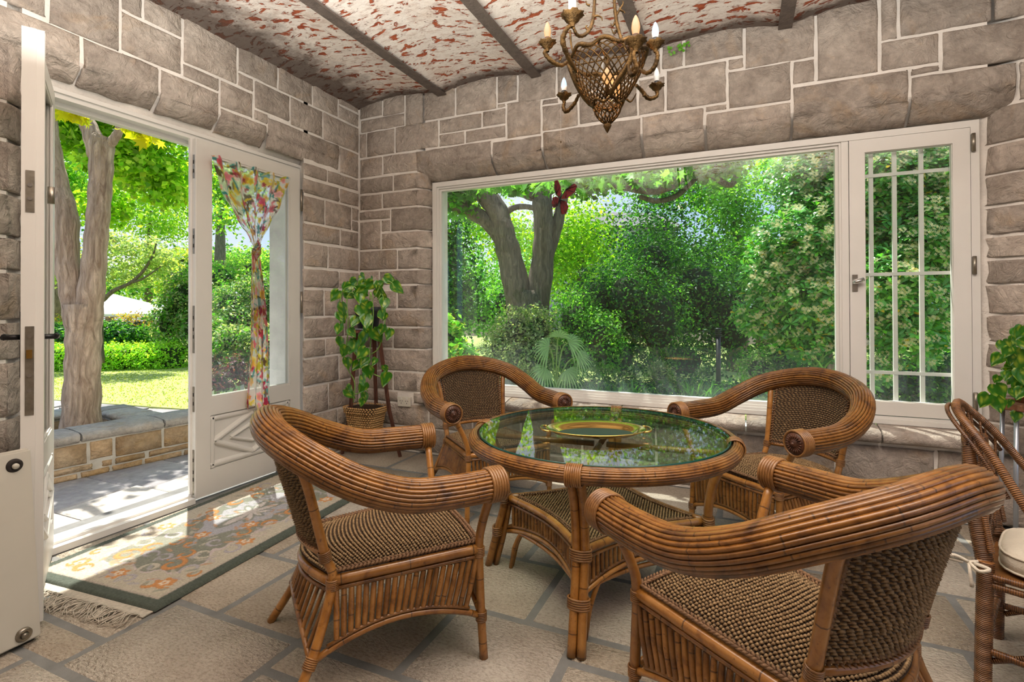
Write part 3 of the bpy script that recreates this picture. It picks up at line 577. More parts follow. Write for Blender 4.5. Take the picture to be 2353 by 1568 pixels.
def braid(path, wd, th, pitch, up):
    """herringbone braid lying along a path"""
    mb = MB(); P = [Vector(p) for p in path]; L_ = [0]
    for a, b_ in zip(P[:-1], P[1:]): L_.append(L_[-1]+(b_-a).length)
    n = max(2, int(L_[-1]/pitch)); k = 0
    for i in range(n):
        s = (i+.5)/n*L_[-1]
        while k < len(L_)-2 and L_[k+1] < s: k += 1
        f_ = (s-L_[k])/max(1e-6, L_[k+1]-L_[k]); p = P[k].lerp(P[k+1], f_); t = (P[k+1]-P[k]).normalized(); u_ = up(p) if callable(up) else Vector(up)
        u_ = (u_-t*u_.dot(t)).normalized(); sd_ = t.cross(u_)
        for sg in (1, -1):
            d = (t*.8+sd_*sg*.6).normalized(); e_ = u_.cross(d); mb.blob(p+sd_*sg*wd*.25, d, e_, u_, wd*.52, wd*.2, th)
    return mb
def make_chair():
    t = thing('rattan_armchair', '', 'armchair', group='rattan armchairs around the glass table')
    full = [Vector(p) for p in HALF]+[Vector((-x, y, z)) for x, y, z in HALF[-2::-1]]
    path = cr(full, 4); canes, fr = cane_tube(path, .0495, 24, .0072)
    for c in canes: obj('cane', c, CANE, t)
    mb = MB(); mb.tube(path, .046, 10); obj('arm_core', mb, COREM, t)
    for sg in (1, -1):
        e = Vector((sg*.389, .328, .673)); d = Vector((sg*.389, .328, .673))-Vector((sg*.40, .15, .674)); d.normalize()
        obj('arm_binding', binding(e-d*.024, d, .0575, .0062, 6, .062, 22), BIND, t)
        mb = MB(); q = d.to_track_quat('Z', 'Y').to_matrix().to_4x4(); q.translation = e+d*.006
        mb.lathe([(.0, .006), (.012, .012), (.018, .004), (.046, .002), (.052, -.004), (.055, -.012), (.050, -.03)], 20); mb.lathe([(.0, .016), (.008, .014), (.009, .006)], 8)
        for k in range(20): a = 2*PI*k/20; u_ = Vector((math.cos(a), math.sin(a), 0)); mb.blob(u_*.034+Vector((0, 0, .0045)), u_, Vector((-u_.y, u_.x, 0)), Vector((0, 0, 1)), .016, .0045, .004)
        obj('arm_cap', mb.xf(q), CAPM, t)
        # front leg: foot, lash, seat corner, then bowed out to the arm
        mb = MB(); mb.tube(cr([(sg*.293, .306, 0), (sg*.287, .299, .15), (sg*.279, .294, .40), (sg*.30, .297, .50), (sg*.365, .303, .632)], 4), .0165, 8); obj('front_leg', mb, POLE, t)
        mb = MB(); mb.tube(cr([(sg*.315, -.392, 0), (sg*.287, -.297, .16), (sg*.232, -.222, .375), (sg*.226, -.245, .472), (sg*.245, -.295, .69), (sg*.262, -.325, .79)], 4), .0165, 8); obj('rear_leg', mb, POLE, t)
        for c, ax, R in (((sg*.279, .294, .392), (0, 0, 1), .019), ((sg*.286, .299, .155), (0, 0, 1), .019), ((sg*.287, -.297, .162), (sg*.25, -.4, -.8), .0195), ((sg*.232, -.222, .372), (0, 0, 1), .0195), ((sg*.226, -.245, .468), (0, -.2, 1), .0195)):
            obj('binding', binding(c, ax, R, .003, 6, .036, 12), BIND, t)
        side_t = [Vector((sg*(.230+.049*k/10), -.222+.516*k/10, .383+.020*k/10)) for k in range(11)]
        mb = MB(); mb.tube(side_t, .0185, 8); obj('seat_rail', mb, POLE, t)
        mb = MB(); mb.tube([p+Vector((sg*.004, 0, -.0262)) for p in side_t], .0085, 6); obj('apron_rail', mb, SLAT, t)
        def low(s): return Vector((sg*(.287+.001*s-.012*math.sin(PI*s)), -.297+.596*s, .16+.07*math.sin(PI*s)**.8-.005*s))
        arc = [low(k/12) for k in range(13)]
        mb = MB(); mb.tube(arc, .0115, 7); obj('arch_rail', mb, POLE, t)
        mb = MB(); mb.tube([p+Vector((sg*.004, 0, .018)) for p in arc[1:-1]], .0068, 6); obj('apron_rail', mb, SLAT, t)
        for k in range(21):
            s = (k+.5)/21; a = side_t[0].lerp(side_t[-1], s)+Vector((sg*.003, 0, -.034)); b_ = low(.115+.80*s)+Vector((sg*.004, 0, .022))
            mb = MB(); mb.tube([a, a.lerp(b_, .5)+Vector((sg*.003, 0, 0)), b_], [.0096, .0108, .0096], 6, cap=False); obj('slat', mb, SLAT, t)
    # front and rear aprons
    fr_t = [Vector((-.279+.558*k/10, .294+.016*math.sin(PI*k/10), .403)) for k in range(11)]
    mb = MB(); mb.tube(fr_t, .0165, 8); obj('seat_rail', mb, POLE, t)
    mb = MB(); mb.tube([p+Vector((0, .004, -.0255)) for p in fr_t], .0085, 6); obj('apron_rail', mb, SLAT, t)
    lowf = lambda s: Vector((-.286+.572*s, .299+.006*math.sin(PI*s), .155+.07*math.sin(PI*s)**.8))
    mb = MB(); mb.tube([lowf(k/12) for k in range(13)], .0115, 7); obj('arch_rail', mb, POLE, t)
    mb = MB(); mb.tube([lowf(k/12)+Vector((0, .004, .018)) for k in range(1, 12)], .0068, 6); obj('apron_rail', mb, SLAT, t)
    for k in range(22):
        s = (k+.5)/22; a = Vector((-.262+.524*s, .297+.016*math.sin(PI*s), .371)); b_ = lowf(.06+.88*s)+Vector((0, .004, .022))
        mb = MB(); mb.tube([a, a.lerp(b_, .5)+Vector((0, .003, 0)), b_], [.0096, .0106, .0096], 6, cap=False); obj('slat', mb, SLAT, t)
    rr = lambda s, z=.378, e=0: Vector((-.232+.464*s, -.222-(.075+e)*math.sin(PI*s), z))
    mb = MB(); mb.tube([rr(k/10) for k in range(11)], .0165, 8); obj('seat_rail', mb, POLE, t)
    mb = MB(); mb.tube([rr(k/10, .345, .006) for k in range(11)], .008, 6); obj('apron_rail', mb, SLAT, t)
    lowr = lambda s: Vector((-.287+.574*s, -.297-.03*math.sin(PI*s), .16+.11*math.sin(PI*s)**.9))
    mb = MB(); mb.tube([lowr(k/12) for k in range(13)], .0095, 7); obj('arch_rail', mb, SLAT, t)
    for k in range(17):
        s = (k+.5)/17; a = rr(s, .342, .006); b_ = lowr(.04+.92*s); mb = MB(); mb.tube([a, b_], .0075, 6, cap=False); obj('slat', mb, SLAT, t)
    # woven seat
    def seat(s, q):
        y = -.222+.51*q; hw = .222+.047*q; x = (s*2-1)*hw; y2 = y-.008*(1-q)-.074*math.sin(PI*s)*(1-q)+.012*math.sin(PI*s)*q
        z = .403+.018*q+.024*(1-(s*2-1)**4)*math.sin(PI*min(1, max(0, .04+q*.92)))**.5
        return Vector((x, y2, z)), Vector((1, 0, 0)), Vector((0, 1, 0)), Vector((0, 0, 1))
    stuff(obj('seat_weave', weave(seat, 38, 41, .0082, .0064, .0066, .32, alt=True), ROPE, t))
    mb = MB(); g = [[seat(i/10, j/10)[0]-Vector((0, 0, .004)) for i in range(11)] for j in range(11)]
    mb.add([p for r in g for p in r], [(j*11+i, j*11+i+1, j*11+12+i, j*11+11+i) for j in range(10) for i in range(10)], None, True); obj('seat_base', mb, WEFT, t)
    edge = [seat(.0, k/12)[0] for k in range(13)]+[seat(k/10, 1)[0] for k in range(1, 11)]+[seat(1, 1-k/12)[0] for k in range(1, 13)]
    obj('seat_braid', braid([p+Vector((0, 0, .0085))  for p in edge], .028, .0075, .0135, (0, 0, 1)), BRAID, t)
    # woven back panel, bowed backwards
    def backp(s, q):
        u = s*2-1; hw = .208+.022*q; zt = .845-.055*abs(u)**2.2
        z = .485+(zt-.485)*q; y = -.247-.082*q-(.062+.02*q)*(1-u*u)
        n_ = Vector((-2*u*.25, -1, -.15)).normalized(); eu = Vector((1, .3*u, 0)).normalized()
        return Vector((u*hw, y, z)), eu, Vector((0, -.2, 1)).normalized(), n_
    stuff(obj('back_weave', weave(backp, 24, 31, .0112, .0047, .0095, .16, jit=.2), ROPE, t))
    mb = MB(); g = [[backp(i/10, j/6)[0] for i in range(11)] for j in range(7)]
    mb.add([p for r in g for p in r], [(j*11+i, j*11+i+1, j*11+12+i, j*11+11+i) for j in range(6) for i in range(10)], None, True); obj('back_base', mb, WEFT, t)
    edge = [backp(0, 1-k/12)[0] for k in range(13)]+[backp(k/12, 0)[0] for k in range(1, 13)]+[backp(1, k/12)[0] for k in range(1, 13)]+[backp(1-k/12, 1)[0] for k in range(1, 13)]
    obj('back_braid', braid(edge, .028, .011, .015, lambda p: Vector((-p.x*1.2, -1, -.1))), BRAID, t)
    mb = MB(); mb.tube([Vector((-.226+.452*k/10, -.245-.062*math.sin(PI*k/10), .470)) for k in range(11)], .011, 7); obj('back_rail', mb, POLE, t)
    return t
def dup(root, loc, rz, label):
    r = root.copy(); COL.objects.link(r); r.location = loc; r.rotation_euler = (0, 0, rz); r['label'] = label
    for ch in list(root.children):
        c = ch.copy(); COL.objects.link(c); c.parent = r
        for g in ch.children: d = g.copy(); COL.objects.link(d); d.parent = c
    return r
CH = [((2.029, -2.264, 0), 50.7, 'rattan armchair nearest the open garden door, its back towards the rug'),
      ((3.478, -.736, 0), -131.4, 'rattan armchair in front of the casement window, facing the glass table'),
      ((1.763, -.77, 0), -38.8, 'rattan armchair beside the corner plant stand, showing its dark carved arm caps'),
      ((3.43, -2.25, 0), 140.8, 'largest rattan armchair closest to the viewer, its woven back turned to the viewer')]
ch0 = make_chair(); ch0.location = CH[0][0]; ch0.rotation_euler = (0, 0, math.radians(CH[0][1]-90)); ch0['label'] = CH[0][2]
for l, a, lab in CH[1:]: dup(ch0, l, math.radians(a-90), lab)

# ------------------------------------------------------------------ round glass table
TC = Vector((2.715, -1.513, 0)); TA = math.radians(-85)
tb = thing('rattan_table', 'round rattan table with glass top and woven lower shelf', 'table', TC, TA)
RC, RZ, RR = .590, .685, .0345
for k in range(20):
    a = 2*PI*k/20+.08; cosr = math.cos(a)
    if RC+RR*cosr < .584 and RZ+RR*math.sin(a) > .694: continue
    mb = MB(); r_ = RC+RR*.82*cosr; z_ = RZ+RR*.82*math.sin(a); mb.tube([(r_*math.cos(2*PI*i/72), r_*math.sin(2*PI*i/72), z_) for i in range(72)], .0064, 5, closed=True); obj('rim_cane', mb, CANE, tb)
mb = MB(); mb.tube([(RC*math.cos(2*PI*i/48), RC*math.sin(2*PI*i/48), RZ-.004) for i in range(48)], .024, 8, closed=True); obj('rim_core', mb, COREM, tb)
g = MB(); g.lathe([(0, .7205), (.571, .7205)], 72, sm=False); g.lathe([(.571, .7085), (0, .7085)], 72, sm=False); gt = obj('glass_top', g, TGLASS, tb)
g = MB(); g.lathe([(.571, .7085), (.575, .7105), (.575, .7185), (.571, .7205)], 72); obj('glass_edge', g, GEDGE, gt)
def P_(r, a, z): return Vector((r*math.cos(a), r*math.sin(a), z))
for q in range(4):
    A = q*PI/2
    for da, ro in ((-.032, 0), (.032, 0)):
        mb = MB(); mb.tube(cr([P_(.565, A+da, 0), P_(.518, A+da, .178), P_(.478, A+da*1.1, .345), P_(.50, A+da*1.1, .52), P_(.568, A+da*1.1, .662)], 4), .0185, 8); obj('leg', mb, POLE, tb)
    mb = MB(); mb.tube(cr([P_(.530, A, .0), P_(.483, A, .178), P_(.448, A, .36)], 4), .014, 8); obj('leg', mb, POLE, tb)
    rb = Vector((RC*math.cos(A), RC*math.sin(A), RZ-.002)); obj('rim_binding', binding(rb, (-math.sin(A), math.cos(A), 0), .040, .0045, 8, .062, 16), BIND, tb)
    for z, r_ in ((.345, .478), (.178, .518)):
        mb = MB()
        for k in range(5):
            zz = z-.018+.009*k; pts = [P_(r_, A, zz)+Vector((math.cos(A)*.024*math.cos(b)-math.sin(A)*.042*math.sin(b), math.sin(A)*.024*math.cos(b)+math.cos(A)*.042*math.sin(b), 0)) for b in [2*PI*i/14 for i in range(14)]]; mb.tube(pts, .0046, 5, closed=True)
        obj('binding', mb, BIND, tb)
def edgept(A, s, off=0):   # concave side between leg A and the next leg
    a = P_(.465, A, 0); b_ = P_(.465, A+PI/2, 0); p = a.lerp(b_, s); d = Vector((math.cos(A+PI/4), math.sin(A+PI/4), 0)); return p-d*(.05*math.sin(PI*s)-off)
for q in range(4):
    A = q*PI/2; Zv = lambda z: Vector((0, 0, z))
    tp = [edgept(A, k/14)+Zv(.347) for k in range(15)]; mb = MB(); mb.tube(tp, .0165, 8); obj('shelf_rail', mb, POLE, tb)
    mb = MB(); mb.tube([p-Zv(.030) for p in tp], .008, 6); obj('apron_rail', mb, SLAT, tb)
    zl_ = lambda s: .178+.05*math.sin(PI*s)**.8
    lo = [edgept(A, k/14)+Zv(zl_(k/14)) for k in range(15)]; mb = MB(); mb.tube(lo, .012, 7); obj('arch_rail', mb, POLE, tb)
    mb = MB(); mb.tube([p+Zv(.02) for p in lo], .007, 6); obj('apron_rail', mb, SLAT, tb)
    zb_ = lambda s: .0+.196*min(1, (math.sin(PI*s)*2.6))**.55
    mb = MB(); mb.tube([edgept(A, .03+.94*k/24)+Zv(zb_(k/24)) for k in range(25)], .0105, 7); obj('lower_arch', mb, POLE, tb)
    for k in range(24):
        s = .045+.91*(k+.5)/24; p = edgept(A, s); mb = MB(); mb.tube([p+Zv(.315), p+Zv((.315+zl_(s)+.024)/2), p+Zv(zl_(s)+.024)], [.0078, .009, .008], 6, cap=False); obj('slat', mb, SLAT, tb)
    e_ = [edgept(A, k/14, -.022)+Zv(.361) for k in range(1, 14)]; obj('shelf_braid', braid(e_, .024, .006, .0135, (0, 0, 1)), BRAID, tb)
    mb = MB(); mb.tube([P_(.56, A, .652), P_(.03, A, .652)], .014, 8); obj('cross_bar', mb, POLE, tb)
def shelf(s, q):
    x, y = (s-.5)*.92, (q-.5)*.92; a = math.atan2(y, x); r_ = math.hypot(x, y); Aq = math.floor(a/(PI/2))*PI/2
    # inside the concave outline?
    u = Vector((math.cos(Aq+PI/4), math.sin(Aq+PI/4), 0)); v = Vector((-u.y, u.x, 0)); p = Vector((x, y, 0)); half = .465*math.sqrt(.5)
    sp = p.dot(v)/half; lim = half-.05*math.cos(PI/2*max(-1, min(1, sp)))-.03
    if p.dot(u) > lim: return None, None, None, None
    return Vector((x, y, .354)), Vector((1, 0, 0)), Vector((0, 1, 0)), Vector((0, 0, 1))
stuff(obj('shelf_weave', weave(shelf, 66, 72, .0080, .0063, .0062, .32, alt=True), ROPE, tb))
mb = MB(); rim_ = [edgept(q*PI/2, k/12)+Vector((0, 0, .345)) for q in range(4) for k in range(12)]; mb.add([(0, 0, .345)]+rim_, [(0, i+1, (i+1) % 48+1) for i in range(48)]); obj('shelf_base', mb, WEFT, tb)

# oval brass tray on the glass
tr = thing('serving_tray', 'oval brass tray with a dark green base on the glass table', 'tray', (2.719, -1.613, .7215), math.radians(21))
def oval(prof, a, b_, n=40):
    mb = MB(); V = [((a+o)*math.cos(2*PI*k/n), (b_+o)*math.sin(2*PI*k/n), z) for o, z in prof for k in range(n)]
    mb.add(V, [(i*n+k, i*n+(k+1) % n, (i+1)*n+(k+1) % n, (i+1)*n+k) for i in range(len(prof)-1) for k in range(n)], None, True); return mb
obj('tray_rim', oval([(-.075, .001), (-.055, .004), (-.045, .012), (-.006, .030), (.003, .029), (-.004, .024), (-.038, .007), (-.07, .0)], .228, .155), BRASS, tr)
mb = MB(); n = 40; mb.add([(.172*math.cos(2*PI*k/n), .100*math.sin(2*PI*k/n), .0045) for k in range(n)], [tuple(range(n))])
GREENB, nt, b, o = newmat('green_weave_base'); v = coords(nt, 'Object', (260, 260, 1)); ck = N(nt, 'ShaderNodeTexChecker', inp={'Scale': 1.0, 'Color1': (.006, .024, .017, 1), 'Color2': (.016, .048, .034, 1)}); nt.links.new(v, ck.inputs[0]); nt.links.new(ck.outputs[0], b.inputs['Base Color']); b.inputs['Roughness'].default_value = .6
obj('tray_base', mb, GREENB, tr)
for sg in (1, -1):
    mb = MB(); mb.tube(cr([(sg*.205, -.055, .022), (sg*.238, -.045, .026), (sg*.25, 0, .028), (sg*.238, .045, .026), (sg*.205, .055, .022)], 4), .005, 6); obj('tray_handle', mb, BRASS, tr)

# ------------------------------------------------------------------ hand-carved rug
rq = np.random.RandomState(4)
RO = np.array([.136, -2.593]); RA = math.radians(4.5); RW, RL = .90, 1.90
rug = thing('rug', 'green bordered wool rug with orange scrolls inside the garden doors', 'rug', (RO[0], RO[1], 0), RA)
nu, nv = 200, 420
uu_, vv_ = np.meshgrid(np.linspace(0, RW, nu), np.linspace(0, RL, nv)); c = np.zeros((nv, nu, 3)); hgt = np.zeros((nv, nu))
def lay(mask, colr, h=0.0):
    global c, hgt
    m = np.clip(mask, 0, 1)[..., None]; c = c*(1-m)+np.array(colr)*m; hgt = hgt*(1-m[..., 0])+h*m[..., 0]
c[:] = (.09, .105, .085)
ins = np.minimum(np.minimum(uu_, RW-uu_), np.minimum(vv_, RL-vv_)); sm = lambda x, w_=.004: np.clip(x/w_+.5, 0, 1)
lay(sm(ins-.055), (.42, .36, .30)); lay(sm(ins-.066), (.46, .415, .325), .001)
wob = ins+.018*np.sin(uu_*26+1)+.02*np.sin(vv_*21)+.012*np.sin(vv_*47+uu_*30)
lay(sm(wob-.195), (.235, .24, .19), 0); lay(sm(wob-.192)*(1-sm(wob-.204)), (.50, .42, .40), .001)
med = ((uu_-RW/2)/.17)**2+((vv_-RL/2)/.36)**2+.16*np.sin(np.arctan2(vv_-RL/2, uu_-RW/2)*9); lay(sm(1-med, .06), (.38, .37, .385), .002); lay(sm(.35-med, .06), (.24, .25, .21), 0); lay(sm(.16-med, .05), (.55, .50, .46), .002)
def scroll(cu, cv, r, a0, turns, wd, colr, fl=1):
    t = np.linspace(0, 1, 40); a = a0+fl*turns*2*PI*t; rr_ = r*(1-.72*t); px = cu+rr_*np.cos(a); py = cv+rr_*np.sin(a); w_ = wd*(.35+.9*np.sin(PI*np.clip(t*.9+.1, 0, 1)))
    d = np.full(uu_.shape, 9.0)
    for i in range(40): d = np.minimum(d, np.hypot(uu_-px[i], vv_-py[i])-w_[i])
    lay(sm(-d-.0015, .003)*1.0+0, tuple(x*.72 for x in colr), .001); lay(sm(-d-.004, .004), colr, .0035)
OR, CRM, LAV, GRN = (.54, .255, .10), (.50, .45, .36), (.40, .37, .38), (.25, .27, .20)
for su in (0, 1):
    for sv in (0, 1):
        X = lambda u: RW-u if su else u
        Y = lambda v: RL-v if sv else v
        f_ = 1 if su == sv else -1
        for (u, v, r, a, tn, wd, cl) in [(.29, .30, .07, .4, 1.1, .013, OR), (.24, .44, .06, 2.6, 1.0, .011, CRM), (.36, .24, .055, 4.5, 1.0, .012, CRM), (.33, .40, .05, 1.3, .9, .011, OR), (.30, .56, .05, 3.2, 1.0, .010, LAV), (.40, .34, .045, .2, .9, .010, LAV), (.26, .70, .05, 1, 1, .009, OR), (.16, .30, .05, 5, .9, .009, LAV), (.15, .52, .055, .8, .9, .009, LAV), (.17, .72, .05, 2.4, .9, .008, (.55, .47, .40)), (.14, .17, .05, 3.9, 1, .012, OR), (.22, .13, .045, .6, 1, .011, OR), (.11, .27, .035, 2, .8, .009, OR), (.36, .13, .05, 5.5, .9, .008, LAV), (.40, .50, .04, 4, .8, .010, OR), (.21, .86, .05, 5.2, .9, .011, OR)]:
            scroll(X(u), Y(v), r, (PI-a if su else a)*(1 if not sv else -1), tn, wd, cl, f_)
for (u, v) in [(.155, .16), (.745, .16), (.15, .62), (.75, .62), (.15, 1.28), (.75, 1.28), (.45, .15), (.30, .80), (.60, .80), (.45, .60), (.45, 1.3), (.155, 1.74), (.745, 1.74)]:
    a = np.arctan2(vv_-v, uu_-u); d = np.hypot(uu_-u, vv_-v); lay(sm(.042+.009*np.cos(a*6)-d), OR, .003); lay(sm(.022+.004*np.cos(a*5)-d), (.66, .55, .42), .0035); lay(sm(.008-d), OR, .002)
for k in range(210):
    u, v = rq.uniform(.1, .8), rq.uniform(.1, 1.8); a = rq.uniform(0, PI); du = (uu_-u)*math.cos(a)+(vv_-v)*math.sin(a); dv = -(uu_-u)*math.sin(a)+(vv_-v)*math.cos(a); lay(sm(1-(du/.03)**2-(dv/.010)**2, .3)*.8, [(.38, .36, .36), (.43, .39, .31), (.28, .29, .23), (.45, .28, .17), (.42, .37, .34)][k % 5], .002)
c *= (1+.10*rq.randn(nv, nu))[..., None]; hgt += .0012*rq.randn(nv, nu)
rim = np.clip(ins/.012, 0, 1)**.5
V = np.stack([uu_, vv_, .004+.016*rim+hgt*rim], -1).reshape(-1, 3); idx = np.arange(nu*nv).reshape(nv, nu)
Fc = np.stack([idx[:-1, :-1], idx[:-1, 1:], idx[1:, 1:], idx[1:, :-1]], -1).reshape(-1, 4)
WOOL, nt, b, o = newmat('rug_wool'); a = N(nt, 'ShaderNodeAttribute', attribute_name='Col').outputs['Color']; nt.links.new(a, b.inputs['Base Color']); b.inputs['Roughness'].default_value = .95; b.inputs['Specular IOR Level'].default_value = .1; bump(nt, b, noise(nt, coords(nt), 240, 3), .8, .004)
link('pile', npmesh('pile', V, Fc, np.clip(c.reshape(-1, 3), .01, 1), True), WOOL, rug)
mb = MB(); mb.box(.01, RW-.01, -.045, .01, .002, .006); LINEN = plain('linen_fringe', (.46, .41, .33), .9, 0, .2, 60); obj('woven_end', mb, LINEN, rug)
mb = MB()
for k in range(150):
    u = .03+(RW-.06)*k/150; j = rnd.uniform; w0 = math.sin(u*22)*.03; p = [(u, -.04, .008), (u+j(-.015, .015)+w0*.4, -.065, .014+j(0, .01)), (u+j(-.03, .03)+w0, -.095-j(0, .02), .008+j(0, .008)), (u+j(-.05, .05)+w0*1.5, -.12-j(0, .03), .006)]
    mb.tube(cr(p, 2), [.0022]*6+[.0012], 4)
stuff(obj('fringe', mb, LINEN, rug))

# ------------------------------------------------------------------ knotted floral voile on the door glass
cu = thing('curtain', 'sheer floral curtain knotted at mid height on the white door', 'curtain', (0, -1.16, 0))
def inter(t, tab):
    for (a, x), (b_, y) in zip(tab[:-1], tab[1:]):
        if t <= b_: k = (t-a)/(b_-a); k = k*k*(3-2*k)*.5+k*.5; return x+(y-x)*k
    return tab[-1][1]
LT = [(0, -.365), (.12, -.30), (.22, -.17), (.30, -.055), (.327, -.022), (.35, -.045), (.5, -.055), (.7, -.06), (1, -.10)]
RT = [(0, .305), (.12, .23), (.22, .125), (.30, .045), (.327, .022), (.35, .035), (.5, .06), (.7, .09), (1, .12)]
nu, nv = 130, 330; V = []; 
for j in range(nv):
    t = j/(nv-1); l, r = inter(t, LT), inter(t, RT); pin = abs(t-.327); am = .006+.016*min(1, pin*3.2)*(1-.5*t) if t < .327 else .006+.02*min(1, pin*4)
    for i in range(nu):
        s = i/(nu-1); sag = (.012*math.sin(s*PI*9) if t < .02 else 0); hem = .03*math.sin(s*7) if t > .9 else 0
        V.append((.004+am*(1+math.sin(s*PI*(9 if t < .327 else 7)+t*2)), l+(r-l)*s, 2.345-1.79*t-.012*s*(1-t)+sag+hem*(t-.9)*10))
FU, FV = 0.95, 1.9; ug, vg = np.meshgrid(np.linspace(0, FU, nu), np.linspace(0, FV, nv)); cc = np.ones((nv, nu, 3))*np.array((.80, .78, .72)); al = np.full((nv, nu), .60)
PC = [(.72, .07, .13), (.85, .22, .28), (.38, .01, .06), (.80, .60, .05), (.55, .50, .03), (.05, .30, .30), (.10, .05, .03), (.72, .36, .05), (.88, .45, .45), (.82, .78, .70)]
for k in range(1300):
    u, v = rq.uniform(0, FU), rq.uniform(0, FV); a = rq.uniform(0, PI); kind = rq.randint(3); ra, rb = [(rq.uniform(.025, .06), rq.uniform(.02, .04)), (rq.uniform(.03, .07), rq.uniform(.006, .014)), (rq.uniform(.01, .026), rq.uniform(.008, .018))][kind]
    du = (ug-u)*math.cos(a)+(vg-v)*math.sin(a); dv = -(ug-u)*math.sin(a)+(vg-v)*math.cos(a); th = np.arctan2(dv/rb, du/ra); q = (du/ra)**2+(dv/rb)**2
    m = np.clip((1+.28*np.cos(th*5+k)-q)*3, 0, 1)*rq.uniform(.72, 1.0); pc = PC[rq.randint(len(PC)) if kind != 1 else [3, 4, 5, 6][rq.randint(4)]]; sh = (.75+.4*np.clip(q, 0, 1))[..., None]
    cc = cc*(1-m[..., None])+np.array(pc)*sh*m[..., None]; al = al*(1-m)+.97*m
idx = np.arange(nu*nv).reshape(nv, nu); Fc = np.stack([idx[:-1, :-1], idx[:-1, 1:], idx[1:, 1:], idx[1:, :-1]], -1).reshape(-1, 4)
me = npmesh('voile', np.array(V), Fc, np.clip(cc.reshape(-1, 3), .02, .95), True); at_ = me.attributes.new('Weave', 'FLOAT', 'POINT'); at_.data.foreach_set('value', al.ravel().astype(np.float32))
VOILE, nt, b, o = newmat('floral_voile'); a = N(nt, 'ShaderNodeAttribute', attribute_name='Col').outputs['Color']; wv = N(nt, 'ShaderNodeAttribute', attribute_name='Weave').outputs['Fac']
nt.links.new(a, b.inputs['Base Color']); b.inputs['Roughness'].default_value = .8; tl = N(nt, 'ShaderNodeBsdfTranslucent'); nt.links.new(a, tl.inputs[0]); m1 = N(nt, 'ShaderNodeMixShader'); m1.inputs[0].default_value = .55; nt.links.new(b.outputs[0], m1.inputs[1]); nt.links.new(tl.outputs[0], m1.inputs[2])
tp = N(nt, 'ShaderNodeBsdfTransparent'); m2 = N(nt, 'ShaderNodeMixShader'); nt.links.new(wv, m2.inputs[0]); nt.links.new(tp.outputs[0], m2.inputs[1]); nt.links.new(m1.outputs[0], m2.inputs[2]); nt.links.new(m2.outputs[0], o.inputs[0])
cl = link('cloth', me, VOILE, cu)
kn = npmesh('knot', *(lambda P: (P, np.array([[i*16+k, i*16+(k+1) % 16, (i+1)*16+(k+1) % 16, (i+1)*16+k] for i in range(11) for k in range(16)])))(np.array([(.022+.026*math.sin(PI*(i+.3)/11.6)*math.cos(2*PI*k/16)+.004*math.sin(k*2.4+i), .0+.034*math.sin(PI*(i+.3)/11.6)*math.sin(2*PI*k/16)+.006*math.sin(i*.9), 1.80-.012*i+.012*math.sin(2*PI*k/16)) for i in range(12) for k in range(16)])), np.array([PC[(i//2+k//3) % 9] if (i+k) % 3 else (.75, .72, .64) for i in range(12) for k in range(16)])*.8, True)
a2 = kn.attributes.new('Weave', 'FLOAT', 'POINT'); a2.data.foreach_set('value', np.full(192, .97, np.float32)); link('knot', kn, VOILE, cu)

# ------------------------------------------------------------------ corner stand with trailing pothos
WOODR = mat_bark('red_brown_stand_wood', (.075, .022, .012), (.19, .068, .035), 1.6)
TIMBER = mat_bark('pale_shelf_timber', (.40, .25, .13), (.55, .37, .20), 1.2)
SX = Vector((.31, -.25, 0)); st = thing('plant_stand', 'three legged red-brown wooden stand in the room corner', 'stand', SX)
for (x, y, tx_, ty_) in ((.285, .07, .10, .02), (-.235, -.06, -.10, -.04), (-.02, .17, .0, .08)):
    mb = MB(); mb.tube([(x*1.02, y, 0), (x*.66, y*.75, .40), (tx_, ty_, 1.085)], [.015, .017, .018], 4, ph=.6, sm=False); obj('leg', mb, WOODR, st)
mb = MB(); mb.lathe([(0, 1.085), (.175, 1.085), (.18, 1.09), (.18, 1.105), (.175, 1.11), (0, 1.11)], 32, sm=False); obj('top_board', mb, WOODR, st)
mb = MB(); mb.box(-.19, .17, -.12, .10, .205, .225); obj('lower_shelf', mb, TIMBER, st)
mb = MB(); mb.box(-.20, .24, .05, .075, .185, .205); obj('cross_rail', mb, WOODR, st)
bk = thing('woven_basket', 'plaited straw-coloured basket on the lower shelf of the plant stand', 'basket', (SX.x-.02, SX.y-.01, .226))
mb = MB()
def bask(a, z): k = (abs(math.cos(a))**5+abs(math.sin(a))**5)**(-.2); f_ = .80+.22*z/.21; return Vector((.165*k*math.cos(a)*f_*.98, .115*k*math.sin(a)*f_, z))
for r_ in range(11):
    z = .01+r_*.0195; ex = .012 if r_ >= 8 else 0; n = 46
    for k in range(n):
        a = 2*PI*(k+.5*(r_ % 2))/n; p = bask(a, z); q = bask(a+.02, z); t_ = (q-p).normalized(); no = Vector((t_.y, -t_.x, 0)); tw = .5 if r_ % 2 else -.5
        mb.blob(p+no*ex, (t_*math.cos(tw)+Vector((0, 0, 1))*math.sin(tw)), Vector((0, 0, 1))*math.cos(tw)-t_*math.sin(tw), no,   .0175, .0095, .009)
stuff(obj('weave', mb, HYA, bk))
mb = MB(); n = 24; pr = [.008, .1, .20]
mb.add([Vector((bask(2*PI*k/n, z).x*.94, bask(2*PI*k/n, z).y*.93, z)) for z in pr for k in range(n)]+[Vector((0, 0, .01))], [(i*n+k, i*n+(k+1) % n, (i+1)*n+(k+1) % n, (i+1)*n+k) for i in range(2) for k in range(n)]+[(3*n, (k+1) % n, k) for k in range(n)]); obj('lining', mb, WEFT, bk)

